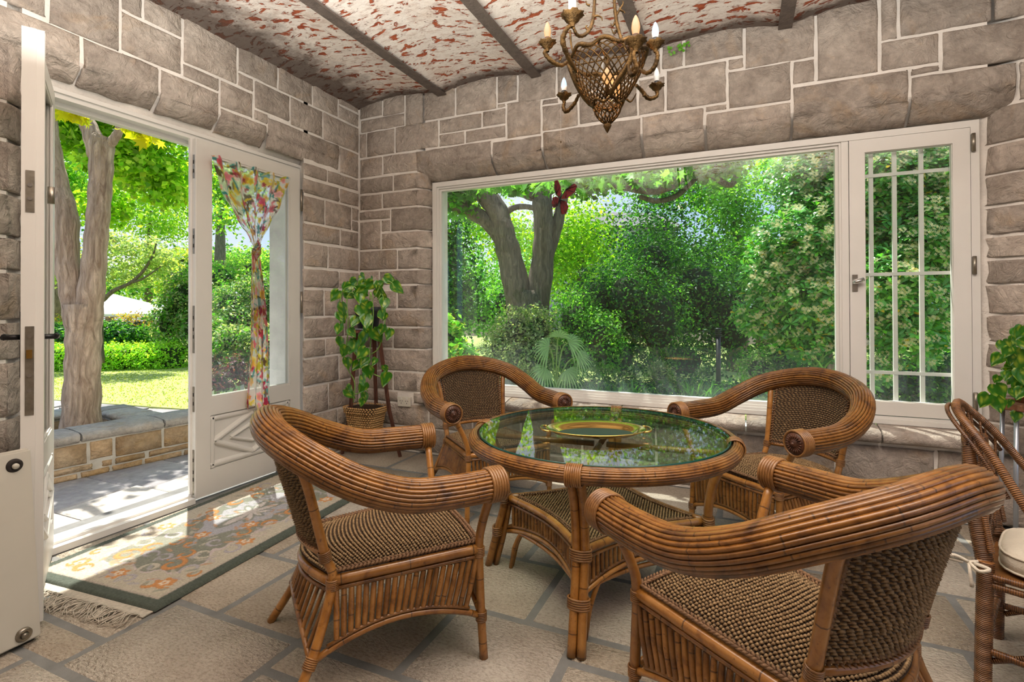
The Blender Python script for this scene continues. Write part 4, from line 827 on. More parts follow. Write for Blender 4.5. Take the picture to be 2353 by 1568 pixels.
def pothos_leaf(L_, seed, roll=.25):
    rs = random.Random(seed); tab = [(-.10, .26), (.04, .40), (.22, .455), (.42, .40), (.62, .29), (.80, .165), (.93, .065), (1.0, .0)]; V = []; C_ = []
    ns = 4
    for i, (t, w_) in enumerate(tab):
        for k in range(-ns, ns+1):
            x = k/ns*w_; tt = t if k else max(t, 0) ; V.append((x*L_, -(abs(x)**1.3)*roll*L_*.9+.05*L_*math.sin(k*1.3+i)-.22*L_*t*t, -tt*L_))
    n = 2*ns+1; st_ = [rs.uniform(-1, 1) for _ in range(9)]
    for i, (t, w_) in enumerate(tab):
        for k in range(-ns, ns+1):
            u = k/ns; y = (math.sin(u*4.5+st_[0]*6+t*2)+math.sin(t*10+st_[1]*6+u*3)+math.sin((u-t)*8+st_[2]*6))/3; mixv = max(0, min(1, (y-.28)*4)); g = Vector((.04, .18, .014)); yl = Vector((.50, .56, .07)); q = g.lerp(yl, mixv*rs.uniform(.4, 1)); C_.append(q)
    F_ = [(i*n+k, i*n+k+1, (i+1)*n+k+1, (i+1)*n+k) for i in range(len(tab)-1) for k in range(n-1)]
    return npmesh('leaf', np.array(V), np.array(F_), np.array([tuple(q) for q in C_]), True)
PL = [pothos_leaf(.085, s, .22+.1*(s % 3)) for s in range(6)]
for m_ in PL: m_.materials.append(LEAFG)
STEM = plain('green_vine', (.16, .30, .05), .5)
def leaf_obj(root, p, scale, yaw, pitch, roll, k, nm='leaf'):
    o = bpy.data.objects.new(nm, PL[k % len(PL)]); COL.objects.link(o); o.parent = root; o.location = Vector(p)-root.location; o.scale = (scale,)*3; o.rotation_euler = (pitch, roll, yaw); return o
BLKP = plain('black_plastic_pot', (.022, .024, .028), .45)
po = thing('potted_pothos', 'trailing variegated pothos in a black pot on the corner stand', 'houseplant', (SX.x, SX.y, 1.111))
mb = MB(); mb.lathe([(0, .004), (.085, .0), (.112, .165), (.118, .166), (.118, .20), (.110, .20), (.104, .17), (0, .165)], 28); obj('pot', mb, BLKP, po)
mb = MB(); mb.lathe([(0, .001), (.14, .001), (.15, .012), (.146, .012), (.138, .004)], 28); obj('saucer', mb, plain('grey_saucer', (.35, .36, .37), .4), po)
mb = MB(); mb.lathe([(0, .178), (.103, .172)], 20); obj('soil', mb, SOIL, po)
S_ = 3.409; yaw0 = math.radians(25)
LV = [(130,270,80),(180,275,75),(270,190,80),(260,265,85),(155,365,88),(130,435,75),(180,455,80),(140,525,66),(140,625,70),(215,560,62),(195,700,75),(265,665,90),(195,790,72),(285,820,65),(295,385,85),(345,465,88),(340,600,95),(405,575,95),(345,720,82),(345,790,78),(360,860,84),(310,930,80),(340,985,70),(335,1055,60),(320,1100,50),(185,1040,80),(228,1000,55),(485,840,50),(510,915,85),(420,785,50),(535,565,70),(480,530,65),(490,160,75),(555,215,85),(460,230,75),(490,330,75),(400,200,80),(340,250,80),(460,420,75),(365,350,75),(300,140,62),(190,200,72),(500,430,50),(240,630,50),(280,710,62),(330,180,70),(420,260,80),(380,160,55),(290,300,80),(440,190,70),(225,225,70),(355,410,70),(270,470,70),(350,530,60),(455,290,65)]
for i, (x, y, s) in enumerate(LV):
    px, py = 740+x/S_, 600+(y-s*.45)/S_
    d = 3.30+rnd.uniform(-.05, .06)+(.1 if y < 300 else 0); p = at(px, py, d)
    leaf_obj(po, p, s/S_*3.4/1195/.085*1.3, yaw0+rnd.uniform(-.8, .8), rnd.uniform(-.25, .65), rnd.uniform(-.75, .75)*(1.5 if y < 280 else 1), i)
for pts in ([(825,690),(808,672),(797,690),(800,740),(798,780),(790,830),(800,850),(815,880),(812,925)], [(850,690),(852,672),(858,720),(852,780),(848,830),(838,880),(830,930)], [(868,690),(878,676),(886,720),(880,760),(870,800),(852,815)], [(835,690),(815,660),(790,665),(782,690),(778,730)], [(860,685),(880,650),(900,650),(905,665)], [(858,860),(870,865),(885,868)], [(848,745),(838,790),(815,800),(800,812)], [(845,900),(838,890),(822,905),(805,905)]):
    mb = MB(); mb.tube(cr([at(x, y, 3.36) - po.location for x, y in pts], 4), .0035, 5); obj('vine', mb, STEM, po)

# stool with a second pothos beside the casement
sl = thing('wooden_stool', 'round weathered red wooden stool by the right window jamb', 'stool', (4.715, -.33, 0))
WOODP = mat_bark('worn_red_paint', (.30, .085, .035), (.48, .27, .15), 1.3)
mb = MB(); mb.lathe([(0, .755), (.135, .755), (.14, .76), (.14, .785), (.135, .79), (0, .79)], 32, sm=False); obj('seat', mb, WOODP, sl)
IRONW = plain('pale_metal_leg', (.42, .46, .52), .35, .7)
for k in range(4): a = PI/4+k*PI/2; mb = MB(); mb.tube([(.13*math.cos(a), .13*math.sin(a), 0), (.11*math.cos(a), .11*math.sin(a), .755)], .011, 8); obj('leg', mb, IRONW, sl)
p2 = thing('potted_pothos', 'green and yellow pothos spilling over the red wooden stool', 'houseplant', (4.735, -.33, .791))
mb = MB(); mb.lathe([(0, .003), (.07, .0), (.095, .15), (.10, .15), (.10, .17), (.09, .17), (.0, .15)], 24); obj('pot', mb, plain('terracotta', (.36, .16, .08), .8), p2)
S_ = 3.409
for i, (x, y, s) in enumerate([(490,195,105),(475,300,100),(540,235,80),(600,100,110),(640,80,100),(640,290,170),(435,545,120),(385,620,110),(445,640,110),(575,560,90),(590,450,100),(460,450,60),(605,740,80),(630,180,90),(555,290,80),(520,420,70),(600,510,80),(650,350,100),(560,640,60),(610,270,80),(620,420,110),(560,330,90),(650,470,120),(570,160,90),(600,380,110),(640,560,90)]):
    p = at(2160+x/S_, 740+(y-s*.45)/S_, 2.66+rnd.uniform(-.05, .05)); leaf_obj(p2, p, s/S_*2.66/1195/.085*1.12, yaw0-.6+rnd.uniform(-.6, .6), rnd.uniform(-.1, .5), rnd.uniform(-.7, .7), i)
for pts in ([(2350,860),(2320,850),(2300,870),(2290,900)], [(2350,905),(2320,895),(2295,890),(2280,905)], [(2350,850),(2310,845),(2300,850)], [(2350,840),(2330,800),(2310,790)]):
    mb = MB(); mb.tube(cr([at(x, y, 2.70)-p2.location for x, y in pts], 4), .0035, 5); obj('vine', mb, STEM, p2)

# ------------------------------------------------------------------ small things on the walls
ou = thing('power_outlet', 'cream double power outlet low on the wall beside the plant stand', 'outlet', (.535, -.02, .452))
mb = MB(); mb.box(-.066, .066, -.012, .002, -.042, .042); IV = plain('ivory_plastic', (.72, .68, .58), .4); obj('cover_plate', mb, IV, ou)
mb = MB()
for sx_ in (-.03, .03):
    for dx, dz, w_, h_ in ((-.011, .006, .0025, .011), (.011, .006, .0025, .011), (0, -.014, .0025, .011)): mb.box(sx_+dx-w_, sx_+dx+w_, -.0125, -.0118, dz-h_/2, dz+h_/2)
obj('socket_slots', mb, DARKHOLE, ou)
mb = MB(); [mb.box(s-.007, s+.007, -.016, -.012, .022, .036) for s in (-.03, .03)]; obj('switch', mb, WHITE, ou)
ca = thing('potted_cactus', 'small round cactus in a white pot on the window sill corner', 'cactus', (.84, .045, .552))
mb = MB(); mb.lathe([(0, .002), (.032, 0), (.04, .17), (.046, .172), (.046, .19), (.036, .19), (0, .18)], 16); obj('pot', mb, WHITE, ca)
mb = MB(); V = [(.026*math.sin(PI*i/8)*(1+.12*math.cos(8*2*PI*k/24))*math.cos(2*PI*k/24), .026*math.sin(PI*i/8)*(1+.12*math.cos(8*2*PI*k/24))*math.sin(2*PI*k/24), .214-.034*math.cos(PI*i/8)) for i in range(9) for k in range(24)]
mb.add(V, [(i*24+k, i*24+(k+1) % 24, (i+1)*24+(k+1) % 24, (i+1)*24+k) for i in range(8) for k in range(24)], None, True); obj('cactus_body', mb, plain('cactus_green', (.16, .22, .06), .7), ca)
mb = MB(); mb.tube([(.03, 0, .19), (.034, 0, .235)], [.006, .004], 6); mb.blob(Vector((.036, 0, .242)), Vector((1, 0, 0)), Vector((0, 1, 0)), Vector((0, 0, 1)), .012, .012, .008); obj('cactus_flower', mb, plain('orange_flower', (.6, .25, .12), .6), ca)
bf = thing('butterfly_ornament', 'dark red butterfly hanging on a thread before the picture window', 'ornament', (2.122, -.30, 2.10), math.radians(-36))
RED = plain('dark_red_wing', (.16, .018, .02), .5, 0, .5, 60)
def wing(pts, nm):
    mb = MB(); p = [Vector((x, -.004+.02*abs(x), z)) for x, z in pts]; mb.prism(p, (0, .003, 0)); w_ = obj(nm, mb, RED, bf); w_.rotation_euler = (0, .45, 0); w_.scale = (1.35, 1.35, 1.35)
    mb = MB()
    for k in range(1, len(p)): mb.tube([p[0]+Vector((0, -.003, 0)), p[k].lerp(p[0], .06)+Vector((0, -.003, 0))], .0016, 4)
    obj('wing_vein', mb, BLACK, w_)
wing([(0, 0), (.05, .015), (.105, .065), (.11, .10), (.085, .105), (.03, .06)][::-1], 'wing'); wing([(0, 0), (-.03, .06), (-.075, .085), (-.10, .075), (-.09, .04), (-.05, .012)][::-1], 'wing'); wing([(0, -.005), (.05, .0), (.085, -.02), (.08, -.06), (.045, -.075), (.015, -.045)], 'wing'); wing([(0, -.005), (-.05, .0), (-.08, -.015), (-.075, -.05), (-.045, -.065), (-.015, -.045)][::-1], 'wing')
mb = MB(); mb.tube([(0, -.01, -.055), (0, -.012, 0), (0, -.01, .045)], [.003, .007, .004], 8); b_ = obj('body', mb, BLACK, bf); b_.rotation_euler = (0, .55, 0)
mb = MB(); mb.tube([(0, 0, .03), (0, 0, 1.135)], .0007, 4); obj('thread', mb, plain('thread', (.75, .75, .72), .6), bf)
mb = MB(); mb.blob(Vector((0, 0, .42)), Vector((1, 0, 0)), Vector((0, 1, 0)), Vector((0, 0, 1)), .008, .006, .012); obj('bead', mb, ANTIQUE, bf)
fe = thing('maidenhair_fern', 'tiny bright green fern growing from the ceiling joint', 'fern', (2.93, -.02, 3.165))
mb = MB()
for k in range(26): a = rnd.uniform(0, PI*2); p = Vector((rnd.uniform(-.075, .075), -.012-rnd.uniform(0, .03), rnd.uniform(-.04, .03))); n_ = Vector((rnd.uniform(-.4, .4), -1, rnd.uniform(-.4, .4))).normalized(); u_ = n_.orthogonal().normalized(); v_ = n_.cross(u_); mb.add([p+(u_*math.cos(2*PI*i/7)+v_*math.sin(2*PI*i/7))*.010 for i in range(7)], [tuple(range(7))])
obj('frond', mb, plain('fern_green', (.12, .36, .02), .6), fe)

# tapered white heater in front of the open leaf
he = thing('heater', 'white tapered metal heater cabinet in front of the open door', 'heater', (.66, -2.815, 0))
mb = MB(); zb, zt = .018, .742
B_ = [(.03, 0), (.150, 0), (.165, -.6), (.03, -.6)]; T_ = [(.03, -.0), (.070, .0), (.070, -.6), (.03, -.6)]
mb.hexa([(x, y, zb) for x, y in B_[::-1]]+[(x, y, zt) for x, y in T_[::-1]])
me = mb.mesh('cabinet'); bm = bmesh.new(); bm.from_mesh(me); bmesh.ops.recalc_face_normals(bm, faces=bm.faces); bmesh.ops.bevel(bm, geom=bm.edges, offset=.006, segments=2, affect='EDGES'); bm.to_mesh(me); bm.free()
ENAM = plain('white_enamel', (.47, .445, .375), .45, 0, .03, 5); link('cabinet', me, ENAM, he)
fz = lambda z: .152+(.070-.152)*(z-zb)/(zt-zb)
def btn(nm, y, z, r, mat, mat2):
    q = Matrix.Translation((fz(z)+.0035, y, z)) @ Matrix.Rotation(PI/2+.12, 4, 'Y'); mb = MB(); mb.lathe([(r, -.008), (r, .002), (r*.9, .005), (r*.55, .006), (r*.5, .003), (0, .003)], 24); b_ = obj(nm, mb.xf(q), mat, he)
    mb = MB(); mb.lathe([(r*.42, .002), (r*.42, .012), (r*.36, .015), (0, .015)], 16); obj('knob_centre', mb.xf(q), mat2, b_)
btn('control_knob', -.055, .690, .026, DARKHOLE, ENAM); btn('round_cover', -.055, .052, .026, PLATE, PLATE)
for y in (-.03, -.4):
    mb = MB(); mb.box(.04, .12, y-.02, y+.02, 0, .02); obj('foot', mb, DARKHOLE, he)

# ------------------------------------------------------------------ dark wicker side chair, cut by the frame
wc = thing('wicker_chair', 'dark wrapped wicker chair with a cream tied cushion at the frame edge', 'chair', (4.164, -1.483, 0), math.radians(-23.9))
# local: x forward, y towards the far side
mb = MB(); hoop = cr([(.27, -.245, .44), (.13, -.225, .62), (.02, -.17, .80), (-.075, -.08, .915), (-.09, 0, .945), (-.075, .08, .92), (0, .17, .82), (.07, .215, .71), (.24, .25, .46)], 6)
def wrapped(pts, r, pitch=.008):
    mb = MB(); P = [Vector(p) for p in pts]; n = max(6, int(sum((b-a).length for a, b in zip(P[:-1], P[1:]))/pitch)); q = cr(P, max(2, n*2//max(1, len(P)-1))) if len(P) > 2 else [P[0].lerp(P[1], i/(2*n)) for i in range(2*n+1)]
    mb.tube(q, [r*(1.0 if i % 2 else .93) for i in range(len(q))], 8); return mb
obj('back_hoop', wrapped([p-Vector((0, 0, .012)) for p in hoop[::6]], .0150), WICK, wc)
mb = MB(); mb.tube([p+Vector((-.026, 0, -.022)) for p in hoop[8:-8]], .0075, 7); obj('back_hoop', mb, WICK, wc)
inn = cr([(.02, -.19, .46), (-.015, -.16, .66), (-.06, -.08, .80), (-.065, 0, .825), (-.06, .08, .80), (-.01, .17, .66), (.02, .20, .46)], 4)
obj('inner_hoop', wrapped(inn[::4], .010), WICK, wc)
for k in range(1, 10):
    f_ = k/10; a = hoop[int(8+f_*(len(hoop)-17))]; b_ = Vector((.0, -.17+.34*f_, .45)); mid = a.lerp(b_, .5)+Vector((0, .035*math.sin(k*2.2), 0)); mb = MB(); mb.tube(cr([a, mid, b_], 4), .0045, 5); obj('back_spoke', mb, WICK, wc)
for k in range(1, 9):
    f_ = k/9; a = hoop[int(10+f_*(len(hoop)-21))]; b_ = inn[int(3+f_*(len(inn)-7))]; mb = MB(); mb.tube([a, b_], .004, 5); obj('back_spoke', mb, WICK, wc)
for y in (-.2, .2):
    obj('rear_post', wrapped([(-.0, y*.86, .42), (-.03, y*.80, .62), (-.04, y*.6, .80)], .026), WICK, wc)
    obj('rear_leg', wrapped([(-.005, y, 0), (0, y, .22), (.005, y*.97, .43)], .0245, .007), WICK, wc)
    obj('front_leg', wrapped([(.46, y*1.1, 0), (.45, y*1.08, .42)], .022), WICK, wc)
    for z in (.385, .355): obj('seat_rail', wrapped([(0, y, z), (.45, y*1.08, z)], .012, .02), WICK, wc)
    obj('stretcher', wrapped([(0, y, .13), (.45, y*1.08, .13)], .013), WICK, wc)
    mb = MB(); mb.tube([(.02, y, .10), (.44, y*1.08, .35)], .0095, 7); obj('brace', mb, WICK, wc)
for x in (0, .45): obj('seat_rail', wrapped([(x, -.2, .37), (x, .2, .37)], .013, .02), WICK, wc); obj('stretcher', wrapped([(x, -.2, .16), (x, .2, .16)], .014, .008), WICK, wc)
mb = MB(); mb.box(.0, .45, -.19, .19, .375, .385); obj('seat_base', mb, WICK, wc)
CREAM = plain('cream_canvas', (.62, .56, .46), .9, 0, .05, 12, .3, .1, 120)
mb = MB(); n = 44
def cush(a, z): k = (abs(math.cos(a))**4+abs(math.sin(a))**4)**(-.25); return Vector((.235+.205*k*math.cos(a)*z, .185*k*math.sin(a)*z, 0))
pr = [(0, .40), (.96, .40), (1.0, .408), (1.02, .43), (1.0, .452), (.99, .458), (.93, .468), (.7, .482), (0, .486)]
mb.add([cush(2*PI*k/n, r_)+Vector((0, 0, z)) for r_, z in pr for k in range(n)], [(i*n+k, i*n+(k+1) % n, (i+1)*n+(k+1) % n, (i+1)*n+k) for i in range(len(pr)-1) for k in range(n)], None, True)
cs = tag(obj('seat_cushion', mb, CREAM), 'thick cream canvas cushion tied on the dark wicker chair', 'cushion'); cs.location = wc.location; cs.rotation_euler = wc.rotation_euler
for z in (.456, .404): mb = MB(); mb.tube([cush(2*PI*k/n, 1.005)+Vector((0, 0, z)) for k in range(n)], .0042, 5, closed=True); obj('piping', mb, CREAM, cs)
mb = MB()
for p in ([(.0, -.19, .425), (-.02, -.215, .425), (-.035, -.225, .422)], [(-.035, -.225, .422), (-.07, -.245, .44), (-.095, -.25, .428), (-.05, -.232, .42)], [(-.035, -.225, .422), (-.03, -.245, .40), (-.025, -.25, .35)], [(-.035, -.225, .422), (-.005, -.255, .412), (.02, -.25, .425), (-.02, -.23, .424)]): mb.tube(cr(p, 4), .006, 5)
obj('tie', mb, CREAM, cs)

# ------------------------------------------------------------------ brass chandelier over the table
CC = Vector((2.752, -1.497, 0))
chd = thing('chandelier', 'antique brass basket chandelier with candle bulbs above the table', 'chandelier', (CC.x, CC.y, 2.3))
O_ = chd.location
def cw(px, py, d): return at(px, py, d)-O_
BP = [(.178, .185), (.176, .165), (.160, .12), (.138, .075), (.112, .03), (.085, -.01), (.066, -.03)]   # bowl profile, z relative to 2.3
CP = [(.062, -.035), (.066, -.05), (.056, -.08), (.036, -.105), (.018, -.12), (.012, -.128)]
def prof(P, t):
    t *= len(P)-1; i = min(int(t), len(P)-2); f_ = t-i; return P[i][0]*(1-f_)+P[i+1][0]*f_, P[i][1]*(1-f_)+P[i+1][1]*f_
def strip(mb, P, a0, tw, wd, seg=10, off=0):
    pts = []
    for i in range(seg+1):
        t = i/seg; r_, z = prof(P, t); a = a0+tw*t; pts.append(Vector(((r_+off)*math.cos(a), (r_+off)*math.sin(a), z)))
    mb.tube(pts, wd, 4)
for sg in (1, -1):
    for k in range(28):
        mb = MB(); strip(mb, BP, 2*PI*k/28, sg*1.5, .0034, 10, .001*sg); obj('lattice_strip', mb, ANTIQUE, chd)
    for k in range(14):
        mb = MB(); strip(mb, CP, 2*PI*k/14, sg*1.3, .003, 6, .001*sg); obj('lattice_strip', mb, ANTIQUE, chd)
mb = MB(); mb.tube([((.181+.006*math.cos(9*a))*math.cos(a), (.181+.006*math.cos(9*a))*math.sin(a), .19+.009*math.cos(9*a)) for a in [2*PI*i/72 for i in range(72)]], .0105, 6, closed=True); obj('bowl_rim', mb, ANTIQUE, chd)
mb = MB(); mb.tube([((.072+.006*math.cos(6*a))*math.cos(a), (.072+.006*math.cos(6*a))*math.sin(a), -.032+.010*math.cos(6*a)) for a in [2*PI*i/48 for i in range(48)]], .007, 6, closed=True); obj('cup_rim', mb, ANTIQUE, chd)
mb = MB(); mb.lathe([(.016, -.125), (.020, -.135), (.012, -.15), (.004, -.165), (0, -.17)], 12); obj('finial', mb, ANTIQUE, chd)
for k in range(3):
    a = 2*PI*k/3-.9; mb = MB(); pts = []
    for i in range(9): t = i/8; r_, z = prof(BP, t); pts.append(((r_+.006)*math.cos(a+.25*math.sin(t*5)), (r_+.006)*math.sin(a+.25*math.sin(t*5)), z))
    mb.tube(pts, [.006+.008*math.sin(PI*i/8)**.6 for i in range(9)], 6); obj('acanthus_rib', mb, ANTIQUE, chd)
def bobeche(p, s, kind, bulb, par):
    """drip pan, socket and candle bulb at p (pan centre)"""
    n = 30; mb = MB(); q = Matrix.Translation(p) @ Matrix.Scale(s, 4)
    V = []
    for r_, z in ((.009, -.040), (.011, -.030), (.014, -.024), (.026, -.014), (.030, -.002), (.046, .010), (.044, .014), (.026, .006), (.0, .004)):
        for k in range(n): w_ = 1+.075*math.cos(k*PI) * (1 if r_ > .02 else 0); V.append((r_*w_*math.cos(2*PI*k/n), r_*w_*math.sin(2*PI*k/n), z+.004*math.cos(2*PI*k/n*6)*(r_ > .03)))
    mb.add(V, [(i*n+k, i*n+(k+1) % n, (i+1)*n+(k+1) % n, (i+1)*n+k) for i in range(8) for k in range(n)], None, True); pn = obj('drip_pan', mb.xf(q), ANTIQUE, par)
    mb = MB(); mb.lathe([(.0155, 0), (.0165, .02), (.0145, .036), (0, .036)], 12); obj('socket', mb.xf(q), COREM if bulb == 'warm' else BLACK, pn)
    pr = [(.013, .034), (.016, .05), (.0185, .066), (.0165, .085), (.011, .104), (.004, .118), (0, .121)]
    if kind == 'led':
        mb = MB(); mb.lathe([(.013, .034), (.0165, .045), (.0185, .062), (0, .062)], 16); obj('bulb_base', mb.xf(q), PORC, pn)
        mb = MB(); mb.lathe([(.0185, .062), (.0165, .085), (.011, .104), (.004, .118), (0, .121)], 16); obj('bulb', mb.xf(q), BCOOL if bulb == 'cool' else BOFF, pn)
    elif kind == 'tall':
        mb = MB(); mb.lathe([(.016, .0), (.016, .07), (0, .07)], 12); obj('candle_sleeve', mb.xf(q), PORC, pn)
    else:
        mb = MB(); mb.lathe(pr, 16); obj('bulb', mb.xf(q), BWARM if bulb == 'warm' else BOFF, pn)
def emis(name, c, s):
    m, nt, b, o = newmat(name); b.inputs['Base Color'].default_value = (.05, .05, .05, 1); b.inputs['Emission Color'].default_value = (*c, 1); b.inputs['Emission Strength'].default_value = s; return m
BWARM = emis('warm_bulb', (1, .44, .14), 1.05); BCOOL = emis('cool_bulb', (.66, .86, 1.0), 1.05); BOFF = plain('opal_bulb', (.55, .55, .53), .2); PORC = plain('white_candle_plastic', (.68, .66, .62), .4)
def arm(pts, r=.0098):
    mb = MB(); q = cr(pts, 7); n = len(q); mb.tube(q, [r*(1.15-.35*abs(2*i/(n-1)-1))*(1+.13*math.sin(i*2.1)) for i in range(n)], 8); return obj('arm', mb, ANTIQUE, chd)
# each arm follows the scrolls seen in the photograph: pan pixel, depth, pan scale, bulb
a_ = arm([cw(1310, 136, 2.42), cw(1290, 150, 2.40), cw(1268, 141, 2.38), cw(1252, 122, 2.37), cw(1257, 114, 2.37)]); bobeche(cw(1258, 102, 2.37), .86, 'warm', 'warm', a_)
a_ = arm([cw(1470, 160, 2.40), cw(1487, 168, 2.36), cw(1503, 155, 2.34), cw(1511, 130, 2.33), cw(1507, 116, 2.33)]); bobeche(cw(1506, 103, 2.33), .86, 'led', 'cool', a_)
a_ = arm([cw(1330, 218, 2.60), cw(1320, 238, 2.64), cw(1302, 256, 2.66), cw(1295, 248, 2.67), cw(1297, 234, 2.67)]); bobeche(cw(1296, 222, 2.67), .82, 'led', 'cool', a_)
a_ = arm([cw(1462, 196, 2.58), cw(1474, 208, 2.62), cw(1490, 226, 2.63), cw(1508, 222, 2.63), cw(1511, 210, 2.63)]); bobeche(cw(1509, 200, 2.63), .82, 'plain', 'off', a_)
a_ = arm([cw(1325, 165, 2.36), cw(1305, 130, 2.30), cw(1293, 92, 2.26), cw(1303, 66, 2.24), cw(1313, 58, 2.24)], .011); bobeche(cw(1315, 40, 2.24), 1.08, 'tall', 'off', a_)
a_ = arm([cw(1442, 150, 2.34), cw(1450, 172, 2.26), cw(1462, 160, 2.23), cw(1456, 128, 2.22), cw(1460, 114, 2.22)], .010); bobeche(cw(1461, 99, 2.22), 1.0, 'warm', 'warm', a_)
arm([cw(1317, 62, 2.24), cw(1326, 80, 2.26), cw(1340, 82, 2.29), cw(1356, 66, 2.33), cw(1364, 35, 2.37), cw(1367, -10, 2.42), cw(1376, -120, 2.5)], .008)
arm([cw(1448, 130, 2.38), cw(1432, 100, 2.42), cw(1420, 65, 2.44), cw(1414, 30, 2.45), cw(1411, -10, 2.46), cw(1402, -120, 2.49)], .008)
for pts in ([(1364, 40), (1372, 36), (1382, 40), (1384, 48)], [(1356, 12), (1349, 10), (1346, 2)], [(1352, 70), (1346, 62), (1350, 58)], [(1415, 48), (1408, 60), (1403, 53)], [(1416, 36), (1424, 22), (1432, 8), (1430, 2)], [(1424, 22), (1434, 27), (1436, 31)], [(1416, 70), (1411, 78), (1404, 64)]):
    mb = MB(); q = cr([cw(x, y, 2.36 if x < 1400 else 2.45) for x, y in pts], 4); mb.tube(q, [.007*(1-.75*i/(len(q)-1)) for i in range(len(q))], 5); obj('leaf_scroll', mb, ANTIQUE, chd)
for pts in ([(1440, 228), (1448, 234), (1455, 228), (1462, 215)], [(1478, 222), (1482, 214), (1478, 208)], [(1286, 140), (1290, 132), (1286, 131)], [(1310, 70), (1312, 100), (1316, 118), (1322, 130)]):
    mb = MB(); q = cr([cw(x, y, 2.5) for x, y in pts], 4); mb.tube(q, [.006*(1-.6*i/(len(q)-1)) for i in range(len(q))], 5); obj('leaf_scroll', mb, ANTIQUE, chd)
mb = MB(); mb.tube([(0, 0, .62), (0, 0, .93)], .008, 8); mb.lathe([(.05, .93), (.045, .90), (.02, .88), (.01, .87)], 16); mb.lathe([(.012, .60), (.03, .62), (.02, .65), (.012, .66)], 12); obj('ceiling_rose', mb, ANTIQUE, chd)
for (x, y, z, kind) in ((0, 0, .06, 'warm'), (.035, .03, .02, 'warm')):
    mb = MB(); mb.lathe([(.011, 0), (.022, .02), (.026, .045), (.020, .07), (.008, .09), (0, .094)], 14, (x, y, z)); obj('bulb', mb, BWARM, chd)
mb = MB(); mb.tube([(0, 0, .20), (0, 0, .0)], .010, 8); mb.tube([(-.175, 0, .185), (.175, 0, .185)], .004, 6); mb.tube([(0, -.175, .185), (0, .175, .185)], .004, 6); obj('inner_stem', mb, ANTIQUE, chd)
ld = bpy.data.lights.new('chandelier_glow', 'POINT'); lo = bpy.data.objects.new('chandelier_glow', ld); COL.objects.link(lo); lo.location = (CC.x, CC.y, 2.36); ld.energy = 4; ld.color = (1, .55, .25); ld.shadow_soft_size = .03

# ------------------------------------------------------------------ garden ground
rs = np.random.RandomState(11)
def flat(name, poly, z, mat, th=.06):
    mb = MB(); mb.prism([(x, y, z) for x, y in poly], (0, 0, -th)); o = struct(name, None, mb, mat); return o
EARTH = plain('garden_earth', (.085, .075, .045), .95, 0, .4, 4, .6, .1, 30)
mb = MB(); mb.box(-60, 60, -40, 90, -.4, -.10); struct('ground', 'bare shaded earth under the garden', mb, EARTH)
GRASS, nt, b, o = newmat('lawn_grass'); v = coords(nt)
nt.links.new(ramp(nt, noise(nt, v, 3.5, 6, .65), [(.3, (.30, .37, .09)), (.55, (.38, .44, .12)), (.75, (.46, .47, .18))]), b.inputs['Base Color']); b.inputs['Roughness'].default_value = .9; bump(nt, b, noise(nt, v, 60, 4), .6, .02)
lawn = flat('lawn', [(-26, -8), (-7.2, -1.6), (-6.25, .37), (-3.45, .70), (-1.2, 1.55), (6, 1.3), (9, 3), (9, 16), (-26, 20)], -.05, GRASS)
nG = 14000; gx = rs.uniform(-12.5, -3, nG); gy = rs.uniform(-.2, 5.2, nG); ok = (gy > .40+.12*(gx+6.2)) & (gy > -.35*(gx+6.2)); gx, gy = gx[ok], gy[ok]; n = len(gx); a = rs.uniform(0, 2*PI, n); h_ = rs.uniform(.012, .028, n); w_ = .012
V = np.stack([np.stack([gx-w_*np.cos(a), gy-w_*np.sin(a), np.full(n, -.052)], -1), np.stack([gx+w_*np.cos(a), gy+w_*np.sin(a), np.full(n, -.052)], -1), np.stack([gx+rs.uniform(-.02, .02, n), gy+rs.uniform(-.02, .02, n), -.05+h_], -1)], 1).reshape(-1, 3)
gc = np.repeat(np.array([(.34, .41, .10), (.38, .45, .12), (.43, .46, .15)])[rs.randint(0, 3, n)], 3, 0)
g = link('grass', npmesh('grass', V, np.arange(3*n).reshape(-1, 3), gc), LEAF); stuff(g); g['label'] = 'short sunlit lawn grass beyond the slate path'; g['category'] = 'grass'
SLATE = mat_stone('blue_grey_slate', (.25, .24, .25), (.40, .385, .375), (.36, .31, .26), .5, .5); PALEP = mat_stone('sunlit_tone_stone', (.46, .43, .38), (.60, .56, .50), (.5, .42, .33), .5, .6)  # pale tone of the strip by the door has its sunlight painted in
pav = flat('pavement', [(-1.6, -5), (-.4, -5), (-.4, 1.2), (-1.1, 1.2)], -.075, GREYRENDER)
def slab(root, poly, z, mat, nm='paving_stone'):
    mb = MB(); n = len(poly); cx_, cy_ = sum(p[0] for p in poly)/n, sum(p[1] for p in poly)/n; I = lambda k: [(cx_+(x-cx_)*k, cy_+(y-cy_)*k) for x, y in poly]
    p0, p1, p2 = I(.985), I(.985), I(.94); V = [(x, y, z-.03) for x, y in p0]+[(x, y, z-.008) for x, y in p1]+[(x, y, z+rg.uniform(-.003, .003)) for x, y in p2]
    mb.add(V, [(i, (i+1) % n, n+(i+1) % n, n+i) for i in range(n)]+[(n+i, n+(i+1) % n, 2*n+(i+1) % n, 2*n+i) for i in range(n)]+[tuple(range(2*n, 3*n))]); return obj(nm, mb, mat, root)
Y_ = [-4.6, -3.9, -3.2, -2.62, -2.05, -1.5, -.95, -.3, .4, 1.1]
for a, b_ in zip(Y_[:-1], Y_[1:]):
    j = rg.uniform(-.10, .10); x0 = lambda y: -1.57+.154*(y+1.75)-.02
    slab(pav, [(x0(a), a), (-.80+j, a), (-.86+j, b_), (x0(b_), b_)], -.045, SLATE)
    slab(pav, [(-.78+j, a+.03), (-.245, a+.03), (-.245, b_+.03), (-.84+j, b_+.03)], -.035, PALEP)
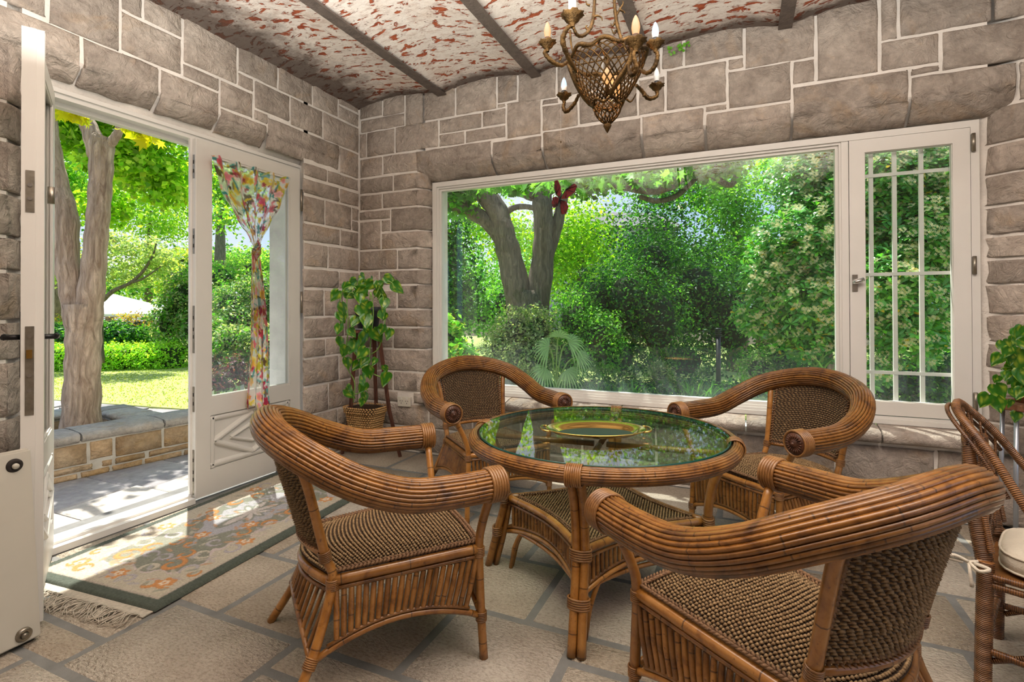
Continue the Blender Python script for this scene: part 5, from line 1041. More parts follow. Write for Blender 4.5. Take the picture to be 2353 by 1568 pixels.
p2_ = flat('path', [(-8.5, -5), (-2.75, -5), (-2.75, -.95), (-1.5, -.95), (-1.1, 1.5), (-3.45, .72), (-6.27, .38), (-7.2, -1.6)], -.075, GREYRENDER)
for poly in ([(-2.8, -1.0), (-2.8, .1), (-3.9, .1), (-3.8, -1.2)], [(-3.95, -1.2), (-4.0, .1), (-5.2, .05), (-5.0, -1.1)], [(-5.1, -1.1), (-5.3, .05), (-6.5, .1), (-6.8, -1.3)], [(-2.8, .15), (-2.6, .85), (-3.4, .68), (-4.0, .55), (-3.9, .15)], [(-1.7, -.7), (-1.3, .9), (-2.5, .85), (-2.7, -.6)], [(-4.1, .15), (-4.1, .58), (-5.4, .45), (-5.3, .1)], [(-5.4, .1), (-5.5, .42), (-6.2, .34), (-6.5, .15)], [(-2.8, -1.1), (-3.7, -1.3), (-3.6, -2.4), (-2.8, -2.4)], [(-3.85, -1.3), (-4.9, -1.2), (-5.0, -2.5), (-3.75, -2.4)], [(-5.05, -1.2), (-6.8, -1.4), (-7.2, -1.8), (-7, -3), (-5.1, -2.6)]):
    ar = sum(poly[i][0]*poly[(i+1) % len(poly)][1]-poly[(i+1) % len(poly)][0]*poly[i][1] for i in range(len(poly))); slab(p2_, poly if ar > 0 else poly[::-1], -.05, SLATE)

flat('bounce_paving', [(-.3, .385), (6.4, .385), (6.4, 1.95), (-.3, 1.95)], -.04, PALEP)  # unseen pale slab added to bounce sun up to the lintel
# low sandstone wall and planter
gw = thing('garden_wall', 'low yellow sandstone garden wall with grey coping outside the door', 'wall', (0, 0, -.06))
GM = plain('lime_mortar', (.56, .53, .46), .95, 0, .15, 8, .5, .1, 60)
W0 = Vector((-1.87, -4.0)); WD = Vector((.154, .988)).normalized(); WN = Vector((WD.y, -WD.x))
def gp(s, z, d): p = W0+WD*s+WN*d; return (p.x, p.y, z)
def gs(px):     # distance along the wall face seen at a pixel column
    q = at(px, 1000, 1)-CAM; o2 = Vector((CAM.x, CAM.y)); dd = Vector((q.x, q.y)); t = (W0-o2).dot(WN)/dd.dot(WN); return (o2+dd*t-W0).dot(WD)
mb = MB(); mb.prism([gp(0, 0, 0), gp(0, 0, -.33), gp(4.75, 0, -.33), gp(4.75, 0, 0)], (0, 0, .31)); obj('mortar_bed', mb, GM, gw)
def gst(s0, s1, z0, z1): wstone_(stone_mesh(s0, s1, z0, z1, gp, rg, .024))
def wstone_(mb, mat=SAND, nm='stone'): return obj(nm, mb, mat, gw)
K = gs; R1 = [0, .5, 1.1, 1.7, K(60), K(203), K(262), K(374), K(450), K(520), K(600), 4.75]
for i, (a, b_) in enumerate(zip(R1[:-1], R1[1:])): gst(a+.012, b_-.012, .125 if i != 5 else .145, .285)
for a, b_ in zip([0, .9, 1.6, K(50), K(220), K(232), K(262), K(340), K(460), 4.6], [.9, 1.6, K(50), K(215), K(230), K(260), K(335), K(455), 4.6, 4.75]):
    if b_-a > .03: gst(a+.01, b_-.01, .068, .112)
for a, b_ in zip([0, .7, 1.5, K(90), K(182), K(255), K(330), K(420), 4.4], [.7, 1.5, K(90), K(182), K(255), K(330), K(420), 4.4, 4.75]): gst(a+.012, b_-.012, .012, .056)
def coping(s0, s1, root=gw, d0=.025, d1=-.36, z0=.30, z1=.372, f=gp):
    mb = MB(); n = max(3, int((s1-s0)/.16)); pr = [(d1, z0), (d1-.005, z1-.015), (d1+.02, z1), ((d0+d1)/2, z1+.004), (d0-.03, z1), (d0, z1-.014), (d0+.006, (z0+z1)/2), (d0-.01, z0)]
    V = [f(s0+(s1-s0)*i/n, z+rg.uniform(-.004, .004), d+rg.uniform(-.008, .008)*(k not in (2, 3))) for i in range(n+1) for k, (d, z) in enumerate(pr)]; m = len(pr)
    mb.add(V, [(i*m+k, (i+1)*m+k, (i+1)*m+(k+1) % m, i*m+(k+1) % m) for i in range(n) for k in range(m)], None, True); mb.add(V[:m], [tuple(range(m))]); mb.add(V[-m:], [tuple(range(m))[::-1]]); return obj('coping_stone', mb, COPING, root)
CJ = [0, 1.1, K(70), K(184), K(375), K(560), 4.75]
for a, b_ in zip(CJ[:-1], CJ[1:]): coping(a+.008, b_-.008)
pw = thing('planter_wall', 'sandstone planter wall behind the two-stemmed tree', 'wall', (0, 0, -.06))
A_ = at(310, 955, 4.72); B_ = at(214, 930, 5.25); C_ = Vector((B_.x-.05, -3.6, 0))
for p, q, j in ((A_, B_, 0), (B_, C_, 1)):
    p, q = Vector((p.x, p.y)), Vector((q.x, q.y)); dv = (q-p).normalized(); nv_ = Vector((dv.y, -dv.x))*(-1 if j == 0 else -1)
    fn = lambda s, z, d, p=p, dv=dv, nv_=nv_: (*(p+dv*s+nv_*d), z)
    L_ = (q-p).length; mb = MB(); mb.prism([fn(0, 0, 0), fn(0, 0, -.25), fn(L_, 0, -.25), fn(L_, 0, 0)], (0, 0, .31)); obj('mortar_bed', mb, GM, pw)
    s = 0
    while s < L_-.05:
        e_ = min(L_, s+rg.uniform(.3, .5)); obj('stone', stone_mesh(s+.01, e_-.01, .15, .285, fn, rg, .02), SAND, pw); obj('stone', stone_mesh(s+.01, e_-.01, .01, .13, fn, rg, .02), SAND, pw); coping(s+.006, e_-.006, pw, .03, -.28, .30, .36, fn); s = e_

# ------------------------------------------------------------------ foliage
def palette(cols, n):
    c = np.array(cols)[rs.randint(0, len(cols), n)]; return np.clip(c*(1+.22*rs.randn(n, 1))*(1+.06*rs.randn(n, 3)), .004, .9)
def leaves(name, blobs, n, size, cols, parent, mat=None, shell=.55, up=.5, asp=.55, flat_=0.0, kind='leaf', jitter=.10):
    """one mass of leaves scattered through ellipsoid clumps (x,y,z,rx,ry,rz)"""
    B = np.array(blobs, float); w_ = (B[:, 3]*B[:, 4]*B[:, 5])**.75; k = rs.choice(len(B), n, p=w_/w_.sum()); d = rs.randn(n, 3); d /= np.linalg.norm(d, axis=1)[:, None]
    lump = 1+.16*np.sin(d[:, :1]*7+k[:, None])*np.sin(d[:, 1:2]*6+2*k[:, None])+.10*np.sin(d[:, 2:3]*11+k[:, None])
    r_ = shell+(1-shell)*rs.rand(n, 1)**.7; C = B[k, :3]+d*B[k, 3:]*r_*lump+rs.randn(n, 3)*jitter*.3
    C[:, 2] = np.maximum(C[:, 2], -.03)
    nrm = d*(1-up)+np.array([0, 0, 1.0])*up+rs.randn(n, 3)*.55; nrm /= np.linalg.norm(nrm, axis=1)[:, None]
    t = np.cross(nrm, rs.randn(n, 3)); t /= np.linalg.norm(t, axis=1)[:, None]; s = np.cross(nrm, t); L_ = size*(.65+.7*rs.rand(n, 1)); wd = L_*asp*.5
    if kind == 'leaf':
        P = np.stack([C-t*L_*.5, C+s*wd+nrm*L_*.10-t*L_*.05, C+t*L_*.5-nrm*L_*.08, C-s*wd+nrm*L_*.10-t*L_*.05], 1); m = 4; Fc = np.array([[0, 1, 2], [0, 2, 3]])
    else:   # lobed maple leaf
        ang = np.array([0, .33, .62, .95, 1.3, 1.75, 2.2, 2.7, -2.7, -2.2, -1.75, -1.3, -.95, -.62, -.33]); rad = np.array([.62, .30, .52, .26, .55, .25, .40, .2, .2, .40, .25, .55, .26, .52, .30])
        ring = C[:, None, :]+(t[:, None, :]*(np.cos(ang)*rad)[None, :, None]+s[:, None, :]*(np.sin(ang)*rad)[None, :, None])*L_[:, None, :]-nrm[:, None, :]*(rad**2*.35)[None, :, None]*L_[:, None, :]
        P = np.concatenate([C[:, None, :], ring], 1); m = 16; Fc = np.array([[0, i+1, (i+1) % 15+1] for i in range(15)])
    V = P.reshape(-1, 3); Fa = (np.arange(n)[:, None, None]*m+Fc[None]).reshape(-1, 3); col = np.repeat(palette(cols, n), m, 0)
    o = link(name, npmesh(name, V, Fa, col), mat or LEAF, parent); o['kind'] = 'stuff'
    if parent: o.matrix_parent_inverse = Matrix.Translation(parent.location).inverted()
    return o
def limb(root, pts, radii, mat=BARK, nm='branch', n=9):
    P = cr(pts, 5); m = len(P); rr_ = np.interp(np.linspace(0, 1, m), np.linspace(0, 1, len(radii)), radii); rr_ = [r_*(1+.05*math.sin(i*1.9)) for i, r_ in enumerate(rr_)]
    mb = MB(); mb.tube([p-root.location for p in P], rr_, n); return obj(nm, mb, mat, root)
def PX(l, d): return [at(x, y, d if len(q) == 0 else q[0]) for x, y, *q in l]
def blob(px, py, d, rpx, rpy=None, rd=None):
    p = at(px, py, d); s = d/F; rpy = rpy or rpx; return (p.x, p.y, p.z, rpx*s, (rd or rpx*s), rpy*s)
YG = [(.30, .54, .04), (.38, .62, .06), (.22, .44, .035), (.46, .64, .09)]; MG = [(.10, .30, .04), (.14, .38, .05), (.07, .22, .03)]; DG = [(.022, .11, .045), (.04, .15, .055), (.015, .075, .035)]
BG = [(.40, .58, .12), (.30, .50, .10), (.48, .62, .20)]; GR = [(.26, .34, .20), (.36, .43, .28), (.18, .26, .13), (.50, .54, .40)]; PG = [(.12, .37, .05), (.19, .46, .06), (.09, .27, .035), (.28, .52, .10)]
def plant(nm, label, cat, loc, group=None): return thing(nm, label, cat, loc, 0, group)

# two-stemmed tree in the planter
d = 4.72; b0 = at(184, 1046, d); t1 = plant('garden_tree', 'two-stemmed tree with furrowed pale bark behind the low garden wall', 'tree', b0)
limb(t1, [b0]+PX([(187, 960), (190, 850), (192, 770), (190, 700)], d), [.165, .15, .135, .135, .15], BARK, 'trunk', 14)
limb(t1, PX([(182, 735), (166, 660), (152, 580), (150, 500), (128, 420), (112, 330), (100, 230), (96, 120)], d), [.115, .10, .098, .10, .095, .085, .08, .07], BARK, 'trunk', 12)
limb(t1, PX([(200, 735), (212, 650), (220, 560), (227, 480), (232, 400), (233, 330), (238, 312)], d), [.115, .098, .09, .088, .09, .10, .075], BARK, 'trunk', 12)
limb(t1, PX([(228, 360), (212, 310), (196, 270), (180, 215), (160, 120)], d), [.085, .075, .062, .055, .05], BARK); limb(t1, PX([(240, 345), (262, 320), (274, 300), (286, 265), (310, 200)], d), [.05, .04, .036, .035, .03], BARK)
leaves('crown', [blob(300, 360, 6.6, 120, 70), blob(380, 420, 7, 90, 60), blob(150, 300, 6.2, 70, 60), blob(330, 250, 6.3, 170, 60), blob(250, 470, 7.2, 60, 60), blob(180, 180, 6, 120, 60)], 12500, .078, YG, t1, None, .2, .5, .8, kind='leaf')
leaves('crown', [(-3.3, .3, 4.5, .8, .8, .5), (-4.6, .2, 4.8, 1.2, 1, .6), (-3.0, 1.6, 4.4, .7, .8, .5), (-2.95, -.55, 4.2, .62, .7, .4)], 3000, .12, YG, t1, None, .1, .6, .8)  # overhead clumps out of view, added to dapple the path with shade
gv = plant('grape_vine', 'bright yellow-green vine leaves hanging from the eave above the door', 'vine', at(330, 280, 4.1))
leaves('foliage', [blob(330, 300, 4.1, 45, 22), blob(305, 285, 4.1, 30, 18), blob(145, 245, 4.3, 45, 22), blob(180, 262, 4.3, 20, 25)], 110, .13, [(.62, .62, .02), (.70, .66, .04), (.50, .55, .02)], gv, None, .2, .1, .9, kind='maple')
mb = MB(); mb.tube([p-gv.location for p in PX([(60, 215), (200, 235), (330, 270), (420, 290)], 4.1)], .008, 6); obj('stem', mb, TWIG, gv)
# little grey tree with pale foliage
d = 11; b0 = at(232, 835, d); t2 = plant('small_tree', 'slender grey-branched tree with pale airy foliage before the canopy', 'tree', b0)
limb(t2, [b0]+PX([(230, 760), (232, 700), (238, 660), (232, 600), (215, 540)], d), [.07, .06, .05, .045, .035, .02], TWIG, 'trunk'); limb(t2, PX([(236, 690), (262, 668), (300, 650), (330, 622), (352, 585), (360, 555)], d), [.05, .042, .036, .03, .02, .01], TWIG); limb(t2, PX([(300, 650), (330, 640), (370, 612)], d), [.03, .02, .01], TWIG)
leaves('crown', [blob(260, 560, 11, 60, 40), blob(330, 575, 11, 55, 40), blob(370, 600, 11.5, 45, 40), blob(220, 620, 11.3, 40, 50), blob(300, 625, 11.4, 70, 40), blob(140, 600, 11.5, 60, 60)], 4200, .09, [(.36, .46, .24), (.28, .40, .16), (.44, .52, .30)], t2, None, .2, .5)
# clipped hedge and shrubs behind the lawn
def hedge(nm, label, p, q, h_, dep, n, size, cols, cat='hedge'):
    c_ = (p+q)/2; r_ = plant(nm, label, cat, (c_.x, c_.y, -.06)); m_ = int((q-p).length/.35)+1
    bl = [(*(p.lerp(q, (i+.5)/m_)).xy, zz, .34, dep, h_*.34) for i in range(m_) for zz in (h_*.22-.05, h_*.68-.05)]; leaves('foliage', bl, n, size, cols, r_, None, .8, .4)
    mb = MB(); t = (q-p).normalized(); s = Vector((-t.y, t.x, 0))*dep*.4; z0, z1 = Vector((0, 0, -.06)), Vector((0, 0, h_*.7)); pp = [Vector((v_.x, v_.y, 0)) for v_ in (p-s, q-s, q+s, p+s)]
    mb.hexa([v_+z0-r_.location for v_ in pp]+[v_+z1-r_.location for v_ in pp]); obj('dark_filler', mb, FILLM, r_); return r_  # solid block added to fill the inside of the hedge
FILLM = plain('dark_core_filler', (.02, .035, .012), .95, 0, .4, 10)  # dark colour stands in for the shaded inside of the foliage
hedge('clipped_hedge', 'long low clipped bright green hedge behind the lawn', at(60, 843, 11.4), at(415, 840, 12.0), .56, .5, 14000, .065, [(.40, .68, .07), (.32, .60, .06), (.48, .74, .12)])
def shrub(nm, label, bl, n, size, cols, cat='shrub', mat=None, shell=.6, asp=.55, core=.5, up=.45, group=None, kind='leaf'):
    x = sum(q[0] for q in bl)/len(bl); y = sum(q[1] for q in bl)/len(bl); r_ = plant(nm, label, cat, (x, y, -.08), group)
    leaves('foliage', bl, n, size, cols, r_, mat, shell, up, asp, kind=kind)
    if core:
        mb = MB()
        for q in bl:
            nn_ = 8; pr = [(math.sin(PI*i/6), -math.cos(PI*i/6)) for i in range(7)]
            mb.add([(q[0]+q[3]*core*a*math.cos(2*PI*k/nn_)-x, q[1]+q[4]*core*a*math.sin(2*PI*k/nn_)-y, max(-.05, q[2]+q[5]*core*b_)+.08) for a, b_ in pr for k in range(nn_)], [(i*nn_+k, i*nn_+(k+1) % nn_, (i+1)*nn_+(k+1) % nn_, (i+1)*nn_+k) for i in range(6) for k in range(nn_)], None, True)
        stuff(obj('dark_filler', mb, FILLM, r_))  # added dark ellipsoids fill each clump behind its leaves
    return r_
shrub('garden_shrub', 'dark glossy rounded shrub behind the clipped hedge', [blob(255, 768, 13, 45, 32), blob(290, 775, 13, 40, 28)], 2600, .09, MG+DG)
shrub('garden_shrub', 'green shrub under the white canopy to the right of the trunk', [blob(330, 775, 13.2, 40, 25), blob(365, 780, 13.2, 35, 25)], 2200, .09, MG)
shrub('garden_shrub', 'dark green shrub seen beneath the black door lever', [blob(135, 775, 13, 45, 26), blob(105, 765, 13, 30, 30)], 2200, .09, MG+DG)
shrub('garden_shrub', 'orange-tinted shrub beside the canopy posts', [blob(285, 762, 15, 32, 48), blob(318, 760, 15, 28, 48)], 1200, .08, [(.42, .27, .05), (.5, .36, .07), (.26, .25, .05)])
shrub('garden_shrub', 'yellow-brown shrub below the left end of the canopy', [blob(125, 765, 15, 32, 48), blob(155, 766, 15, 28, 48)], 1000, .08, [(.45, .36, .06), (.35, .32, .06), (.25, .27, .05)])
shrub('garden_shrub', 'tall grey-green shrub next to the door meeting edge', [blob(390, 740, 12.6, 45, 70), blob(420, 690, 12.6, 45, 80), blob(445, 760, 12.4, 40, 70)], 5200, .085, MG+GR)
shrub('garden_shrub', 'tall yellow-green shrub rising behind the canopy', [blob(395, 650, 15, 38, 50), blob(425, 615, 17, 60, 50)], 3600, .11, BG+[(.5, .44, .06)])
shrub('garden_shrub', 'pale variegated shrub behind the door glass', [blob(530, 705, 9.5, 55, 60), blob(600, 690, 9.5, 55, 75), blob(560, 740, 9.2, 70, 50), blob(655, 700, 9.5, 40, 70)], 7500, .062, GR+MG)
shrub('garden_shrub', 'bright green hedge-like shrub on the skyline behind the door glass', [blob(510, 640, 13, 55, 45), blob(580, 625, 13.5, 55, 42), blob(640, 620, 13.5, 50, 50), blob(460, 640, 13.5, 40, 50)], 4600, .10, BG+PG)
shrub('garden_shrub', 'purple-leaved low shrub behind the door glass', [blob(505, 875, 6.6, 36, 26), blob(545, 848, 6.8, 32, 34), blob(490, 842, 6.9, 24, 28), blob(600, 870, 6.8, 36, 30)], 1500, .06, [(.16, .04, .07), (.25, .08, .12), (.10, .16, .05), (.34, .2, .25)])
shrub('garden_shrub', 'leafy green shrub low behind the purple one', [blob(540, 790, 7.2, 60, 40), blob(610, 800, 7.2, 60, 50), blob(480, 770, 7.6, 30, 50)], 4200, .06, MG+GR)
bn = thing('garden_bench', 'white slatted garden bench beside the purple shrub', 'bench', (at(520, 880, 7.4).x, at(520, 880, 7.4).y, -.05))
for k in range(4): mb = MB(); mb.box(-.3, .3, -.22+.12*k, -.13+.12*k, .40, .425); s_ = obj('seat_slat', mb, WHITE, bn)
for k in range(3): mb = MB(); mb.box(-.3, .3, .27, .29, .5+.1*k, .57+.1*k); obj('back_slat', mb, WHITE, bn)
for sx_ in (-.27, .27):
    for y in (-.18, .26): mb = MB(); mb.box(sx_-.025, sx_+.025, y-.025, y+.025, 0, .40 if y < 0 else .78); obj('leg', mb, WHITE, bn)
bn.rotation_euler.z = math.radians(35)
# white garden canopy
gz0 = at(255, 720, 20); gz = thing('garden_canopy', 'white peaked garden canopy on slim posts far across the lawn', 'canopy', (gz0.x, gz0.y, -.1))
CANV = plain('white_canvas', (.80, .80, .80), .8); rx = 2.1; q = [(-rx, -rx), (rx, -rx), (rx, rx), (-rx, rx)]; ct = math.radians(40); q = [(x*math.cos(ct)-y*math.sin(ct), x*math.sin(ct)+y*math.cos(ct)) for x, y in q]
mb = MB(); mb.add([(x, y, 1.22) for x, y in q]+[(0, 0, 2.0)]+[(x, y, 1.12) for x, y in q], [(0, 1, 4), (1, 2, 4), (2, 3, 4), (3, 0, 4), (0, 5, 6, 1), (1, 6, 7, 2), (2, 7, 8, 3), (3, 8, 5, 0)]); obj('canvas_roof', mb, CANV, gz)
for x, y in q: mb = MB(); mb.tube([(x*.97, y*.97, 0), (x*.97, y*.97, 1.2)], .03, 6); obj('post', mb, TWIG, gz)
mb = MB(); [mb.tube([(a[0], a[1], z), (b_[0], b_[1], z)], .018, 5) for a, b_ in zip(q, q[1:]+q[:1]) for z in (1.0, 1.12)]; obj('railing', mb, plain('pinkish_rail', (.5, .3, .25), .7), gz)

# trees beyond: each its own trunk and crown
def ftree(px, py, d, rpx, rpy, n, size, cols, label, extra=()):
    g0 = at(px, py, d); r_ = plant('background_tree', label, 'tree', (g0.x, g0.y, -.08)); mb = MB(); mb.tube([(0, 0, 0), (.1, 0, g0.z*.5), (0, .1, g0.z)], [.22, .17, .08], 8); obj('trunk', mb, BARK2, r_)
    leaves('crown', [blob(px, py, d, rpx, rpy)]+[blob(*e_) for e_ in extra], int(n*1.9), size*.72, cols, r_, None, .15, .5, .7, jitter=.6)
ftree(1200, 640, 19, 230, 60, 6000, .17, MG+PG, 'dense belt of trees closing the view behind the old tree', [(1420, 640, 18, 150, 80), (1060, 620, 18, 120, 90), (1300, 560, 20, 160, 60)])
ftree(1750, 640, 17, 200, 90, 6000, .16, MG+DG, 'dark dense tree belt behind the flowering shrub', [(2050, 640, 16, 200, 110), (1600, 620, 18, 160, 90), (2200, 720, 14, 160, 80)])
ftree(560, 600, 24, 160, 26, 2500, .2, BG+MG, 'far low tree line on the skyline behind the door glass')
ftree(130, 420, 17, 110, 110, 4500, .19, YG+PG, 'tall bright tree behind the left stem of the two-stemmed tree', [(90, 600, 17, 60, 90)])
ftree(340, 480, 26, 110, 85, 4200, .20, YG+BG, 'tall yellow-green tree beyond the canopy', [(280, 380, 26, 80, 70), (390, 520, 26, 60, 50)])
ftree(500, 440, 15, 70, 75, 2600, .15, YG+MG, 'overhanging leafy tree seen through the top of the door glass', [(440, 400, 14, 60, 100), (560, 420, 15, 60, 60), (520, 500, 13, 50, 25)])
ftree(250, 660, 26, 200, 40, 3000, .22, BG+MG, 'low distant tree belt behind the canopy', [(420, 650, 26, 100, 45)])

# ------------------------------------------------------------------ garden seen through the picture window
d = 8.6; b0 = at(1212, 880, d); ok_ = plant('old_tree', 'big old grey tree with spreading forked limbs beyond the picture window', 'tree', (b0.x, b0.y, -.08))
limb(ok_, [Vector((b0.x, b0.y, -.08))]+PX([(1212, 800), (1214, 720), (1216, 668)], d), [.42, .36, .34, .22], BARK2, 'trunk', 14)
limb(ok_, PX([(1204, 745), (1176, 610), (1158, 540), (1140, 480), (1110, 445), (1085, 420), (1050, 370)], d), [.24, .21, .19, .18, .16, .14, .10], BARK2, 'branch', 12)
limb(ok_, PX([(1226, 745), (1246, 610), (1250, 530), (1246, 460), (1252, 400), (1262, 330)], d), [.23, .19, .17, .165, .15, .12], BARK2, 'branch', 12)
limb(ok_, PX([(1240, 660), (1258, 590), (1280, 520), (1295, 450), (1320, 380)], d), [.13, .11, .10, .09, .07], BARK2); limb(ok_, PX([(1160, 560), (1120, 510), (1075, 484), (1030, 465), (985, 455)], d), [.14, .13, .12, .115, .10], BARK2)
limb(ok_, PX([(1150, 500), (1180, 478), (1215, 476), (1240, 486)], d), [.06, .05, .045, .03], BARK2); limb(ok_, PX([(1160, 425), (1200, 440), (1240, 450), (1300, 415), (1360, 400)], d), [.10, .10, .09, .08, .05], BARK2)
limb(ok_, PX([(1380, 420), (1440, 432), (1500, 440), (1550, 425), (1590, 392), (1630, 400), (1680, 425), (1700, 370), (1720, 330)], 7.2), [.035, .045, .05, .05, .048, .045, .042, .04, .03], BARK2)
limb(ok_, PX([(1470, 452), (1510, 462), (1555, 450), (1600, 410)], 7.2), [.03, .038, .038, .03], BARK2)
leaves('crown', [blob(1180, 400, 7.4, 120, 40), blob(1350, 400, 7.2, 120, 50), blob(1500, 385, 7, 110, 45), blob(1640, 370, 7, 90, 45), blob(1060, 440, 8.5, 60, 60), blob(1420, 350, 6.6, 150, 40)], 9500, .095, PG+MG, ok_, None, .1, .5, .8, kind='leaf')
leaves('crown', [blob(1140, 420, 5.2, 70, 22), blob(1320, 410, 5.0, 100, 28), blob(1480, 395, 5.0, 90, 30)], 420, .13, [(.13, .34, .08), (.18, .42, .10)], ok_, None, .1, .5, .9, kind='maple')
leaves('crown', [(0, 7.2, 7.5, 3.5, 2.6, 1.2), (3.2, 6.8, 7.2, 2.6, 2.2, 1.0), (-2.2, 4.2, 6.4, 1.3, 1.0, .8)], 2200, .22, YG, ok_, None, .1, .6, .8)  # high canopy above the view, added to dapple the ground
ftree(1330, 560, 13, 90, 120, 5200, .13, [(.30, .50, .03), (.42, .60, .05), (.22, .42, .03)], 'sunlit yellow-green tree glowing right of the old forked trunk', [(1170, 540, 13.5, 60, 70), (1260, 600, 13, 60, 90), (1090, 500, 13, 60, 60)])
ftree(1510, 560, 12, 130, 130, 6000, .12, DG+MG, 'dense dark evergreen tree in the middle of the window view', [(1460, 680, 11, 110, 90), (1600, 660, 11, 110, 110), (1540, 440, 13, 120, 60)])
ftree(1690, 500, 11, 70, 120, 3800, .11, MG+PG, 'mid green tree between the evergreen and the flowering shrub', [(1640, 430, 12, 70, 60), (1720, 600, 10, 60, 80)])
ftree(1800, 380, 14, 160, 80, 2500, .15, YG+PG, 'airy tree high behind the flowering shrub', [(2050, 350, 14, 160, 60)])
ftree(1030, 560, 9.5, 50, 110, 2600, .10, MG+DG, 'dark leafy tree at the left edge of the picture window', [(1050, 680, 9, 55, 70)])
shrub('garden_shrub', 'clipped grey variegated shrub at the foot of the old tree', [blob(1185, 760, 7.2, 55, 62), blob(1235, 765, 7.2, 55, 68), blob(1150, 800, 7.2, 45, 55), blob(1210, 820, 7.0, 80, 50)], 6500, .048, GR+[(.14, .24, .10)])
shrub('garden_shrub', 'clipped mid green shrub right of the grey one', [blob(1320, 740, 7.6, 65, 80), blob(1370, 790, 7.4, 70, 90), blob(1300, 820, 7.2, 55, 60)], 6500, .05, MG+PG)
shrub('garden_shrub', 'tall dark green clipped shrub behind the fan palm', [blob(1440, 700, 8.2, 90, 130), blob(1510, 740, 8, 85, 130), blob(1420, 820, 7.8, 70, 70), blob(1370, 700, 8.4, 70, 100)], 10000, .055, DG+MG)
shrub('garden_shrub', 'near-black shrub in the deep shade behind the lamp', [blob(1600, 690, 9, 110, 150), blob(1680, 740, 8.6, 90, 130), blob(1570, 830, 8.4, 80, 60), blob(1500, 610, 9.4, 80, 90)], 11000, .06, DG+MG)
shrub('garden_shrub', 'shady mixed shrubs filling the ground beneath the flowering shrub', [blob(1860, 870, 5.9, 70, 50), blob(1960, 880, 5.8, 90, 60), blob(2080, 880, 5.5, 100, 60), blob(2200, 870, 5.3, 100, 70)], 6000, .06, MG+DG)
shrub('garden_shrub', 'soft grey-green bush low beside the flowering shrub', [blob(1745, 850, 6.2, 50, 45), blob(1790, 815, 6.2, 45, 55), blob(1810, 870, 6.0, 50, 40)], 3600, .04, GR+PG)
shrub('garden_shrub', 'tiny pale bush alone in the shaded lawn', [blob(1520, 858, 7.4, 26, 28)], 900, .04, GR)
shrub('garden_shrub', 'far green thicket closing the gap left of the old trunk', [blob(1040, 715, 14, 60, 60), blob(1110, 715, 14.5, 60, 60), blob(1160, 700, 14, 50, 60), blob(980, 710, 14, 60, 60)], 5000, .10, MG+PG)
shrub('garden_shrub', 'leafy bed of mixed plants at the left edge of the picture window', [blob(1035, 770, 5.6, 28, 45), blob(1060, 820, 5.4, 35, 40), blob(1095, 860, 5.6, 40, 30)], 1500, .075, PG+[(.42, .42, .06)], 'shrub', None, .3)
shrub('garden_shrub', 'dark ground-covering plants along the shady bed', [blob(1250+70*k, 893-4*(k % 2), 7.3, 45, 16) for k in range(8)], 3600, .06, MG+DG)

# flowering shrub close to the window: whorls of oblong leaves with cream flower heads
pt = plant('flowering_shrub', 'large glossy shrub covered in cream flower heads beside the casement', 'shrub', (4.2, 2.6, -.08))
PB = [blob(1880, 420, 5.9, 120, 110), blob(1960, 500, 5.5, 110, 150), blob(1850, 570, 5.6, 120, 110), blob(1790, 640, 5.7, 90, 80), blob(1900, 690, 5.4, 120, 110), blob(2060, 420, 5.2, 120, 110), blob(2120, 540, 5.0, 120, 120), blob(2050, 660, 5.0, 110, 110), blob(2200, 480, 4.9, 110, 200), blob(1760, 720, 5.8, 70, 60), blob(1860, 790, 5.5, 80, 50), blob(2090, 770, 4.9, 90, 70), blob(1990, 330, 5.6, 150, 60), blob(2250, 700, 4.9, 90, 90), blob(1990, 850, 5.0, 60, 45)]
B = np.array(PB); nW = 5200; w_ = (B[:, 3]*B[:, 5]); k = rs.choice(len(B), nW, p=w_/w_.sum()); dd = rs.randn(nW, 3); dd[:, 1] -= .9; dd /= np.linalg.norm(dd, axis=1)[:, None]; rr_ = (.45+.55*rs.rand(nW, 1)**.6)
CT = B[k, :3]+dd*B[k, 3:]*rr_; AX = dd*.7+np.array([0, -.15, .75])+rs.randn(nW, 3)*.3; AX /= np.linalg.norm(AX, axis=1)[:, None]
P = []; CO = []
for j in range(9):
    a = 2*PI*j/9+rs.rand(nW); e1 = np.cross(AX, np.array([.3, .5, .8])); e1 /= np.linalg.norm(e1, axis=1)[:, None]; e2 = np.cross(AX, e1); dr = e1*np.cos(a)[:, None]+e2*np.sin(a)[:, None]
    di = dr*.88+AX*(rs.uniform(-.05, .75, (nW, 1))); di /= np.linalg.norm(di, axis=1)[:, None]; sd_ = np.cross(di, AX); sd_ /= np.linalg.norm(sd_, axis=1)[:, None]; no = np.cross(sd_, di); L_ = rs.uniform(.055, .10, (nW, 1)); b0_ = CT+di*.008
    P.append(np.stack([b0_, b0_+di*L_*.62+sd_*L_*.17+no*.004, b0_+di*L_*.9+sd_*L_*.12, b0_+di*L_-no*.006, b0_+di*L_*.9-sd_*L_*.12, b0_+di*L_*.62-sd_*L_*.17+no*.004], 1)); yl = rs.rand(nW) < .018; cc_ = palette([(.10, .36, .05), (.16, .46, .06), (.07, .27, .04), (.28, .56, .11), (.14, .42, .13)], nW); cc_[yl] = (.72, .50, .03); CO.append(np.repeat(cc_, 6, 0))
V = np.concatenate([p.reshape(-1, 3) for p in P]); n = len(V)//6; Fa = (np.arange(n)[:, None, None]*6+np.array([[0, 1, 5], [1, 2, 4], [1, 4, 5], [2, 3, 4]])[None]).reshape(-1, 3)
o = link('foliage', npmesh('foliage', V, Fa, np.concatenate(CO)), LEAFG, pt); o['kind'] = 'stuff'; o.matrix_parent_inverse = Matrix.Translation(pt.location).inverted()
FM = []
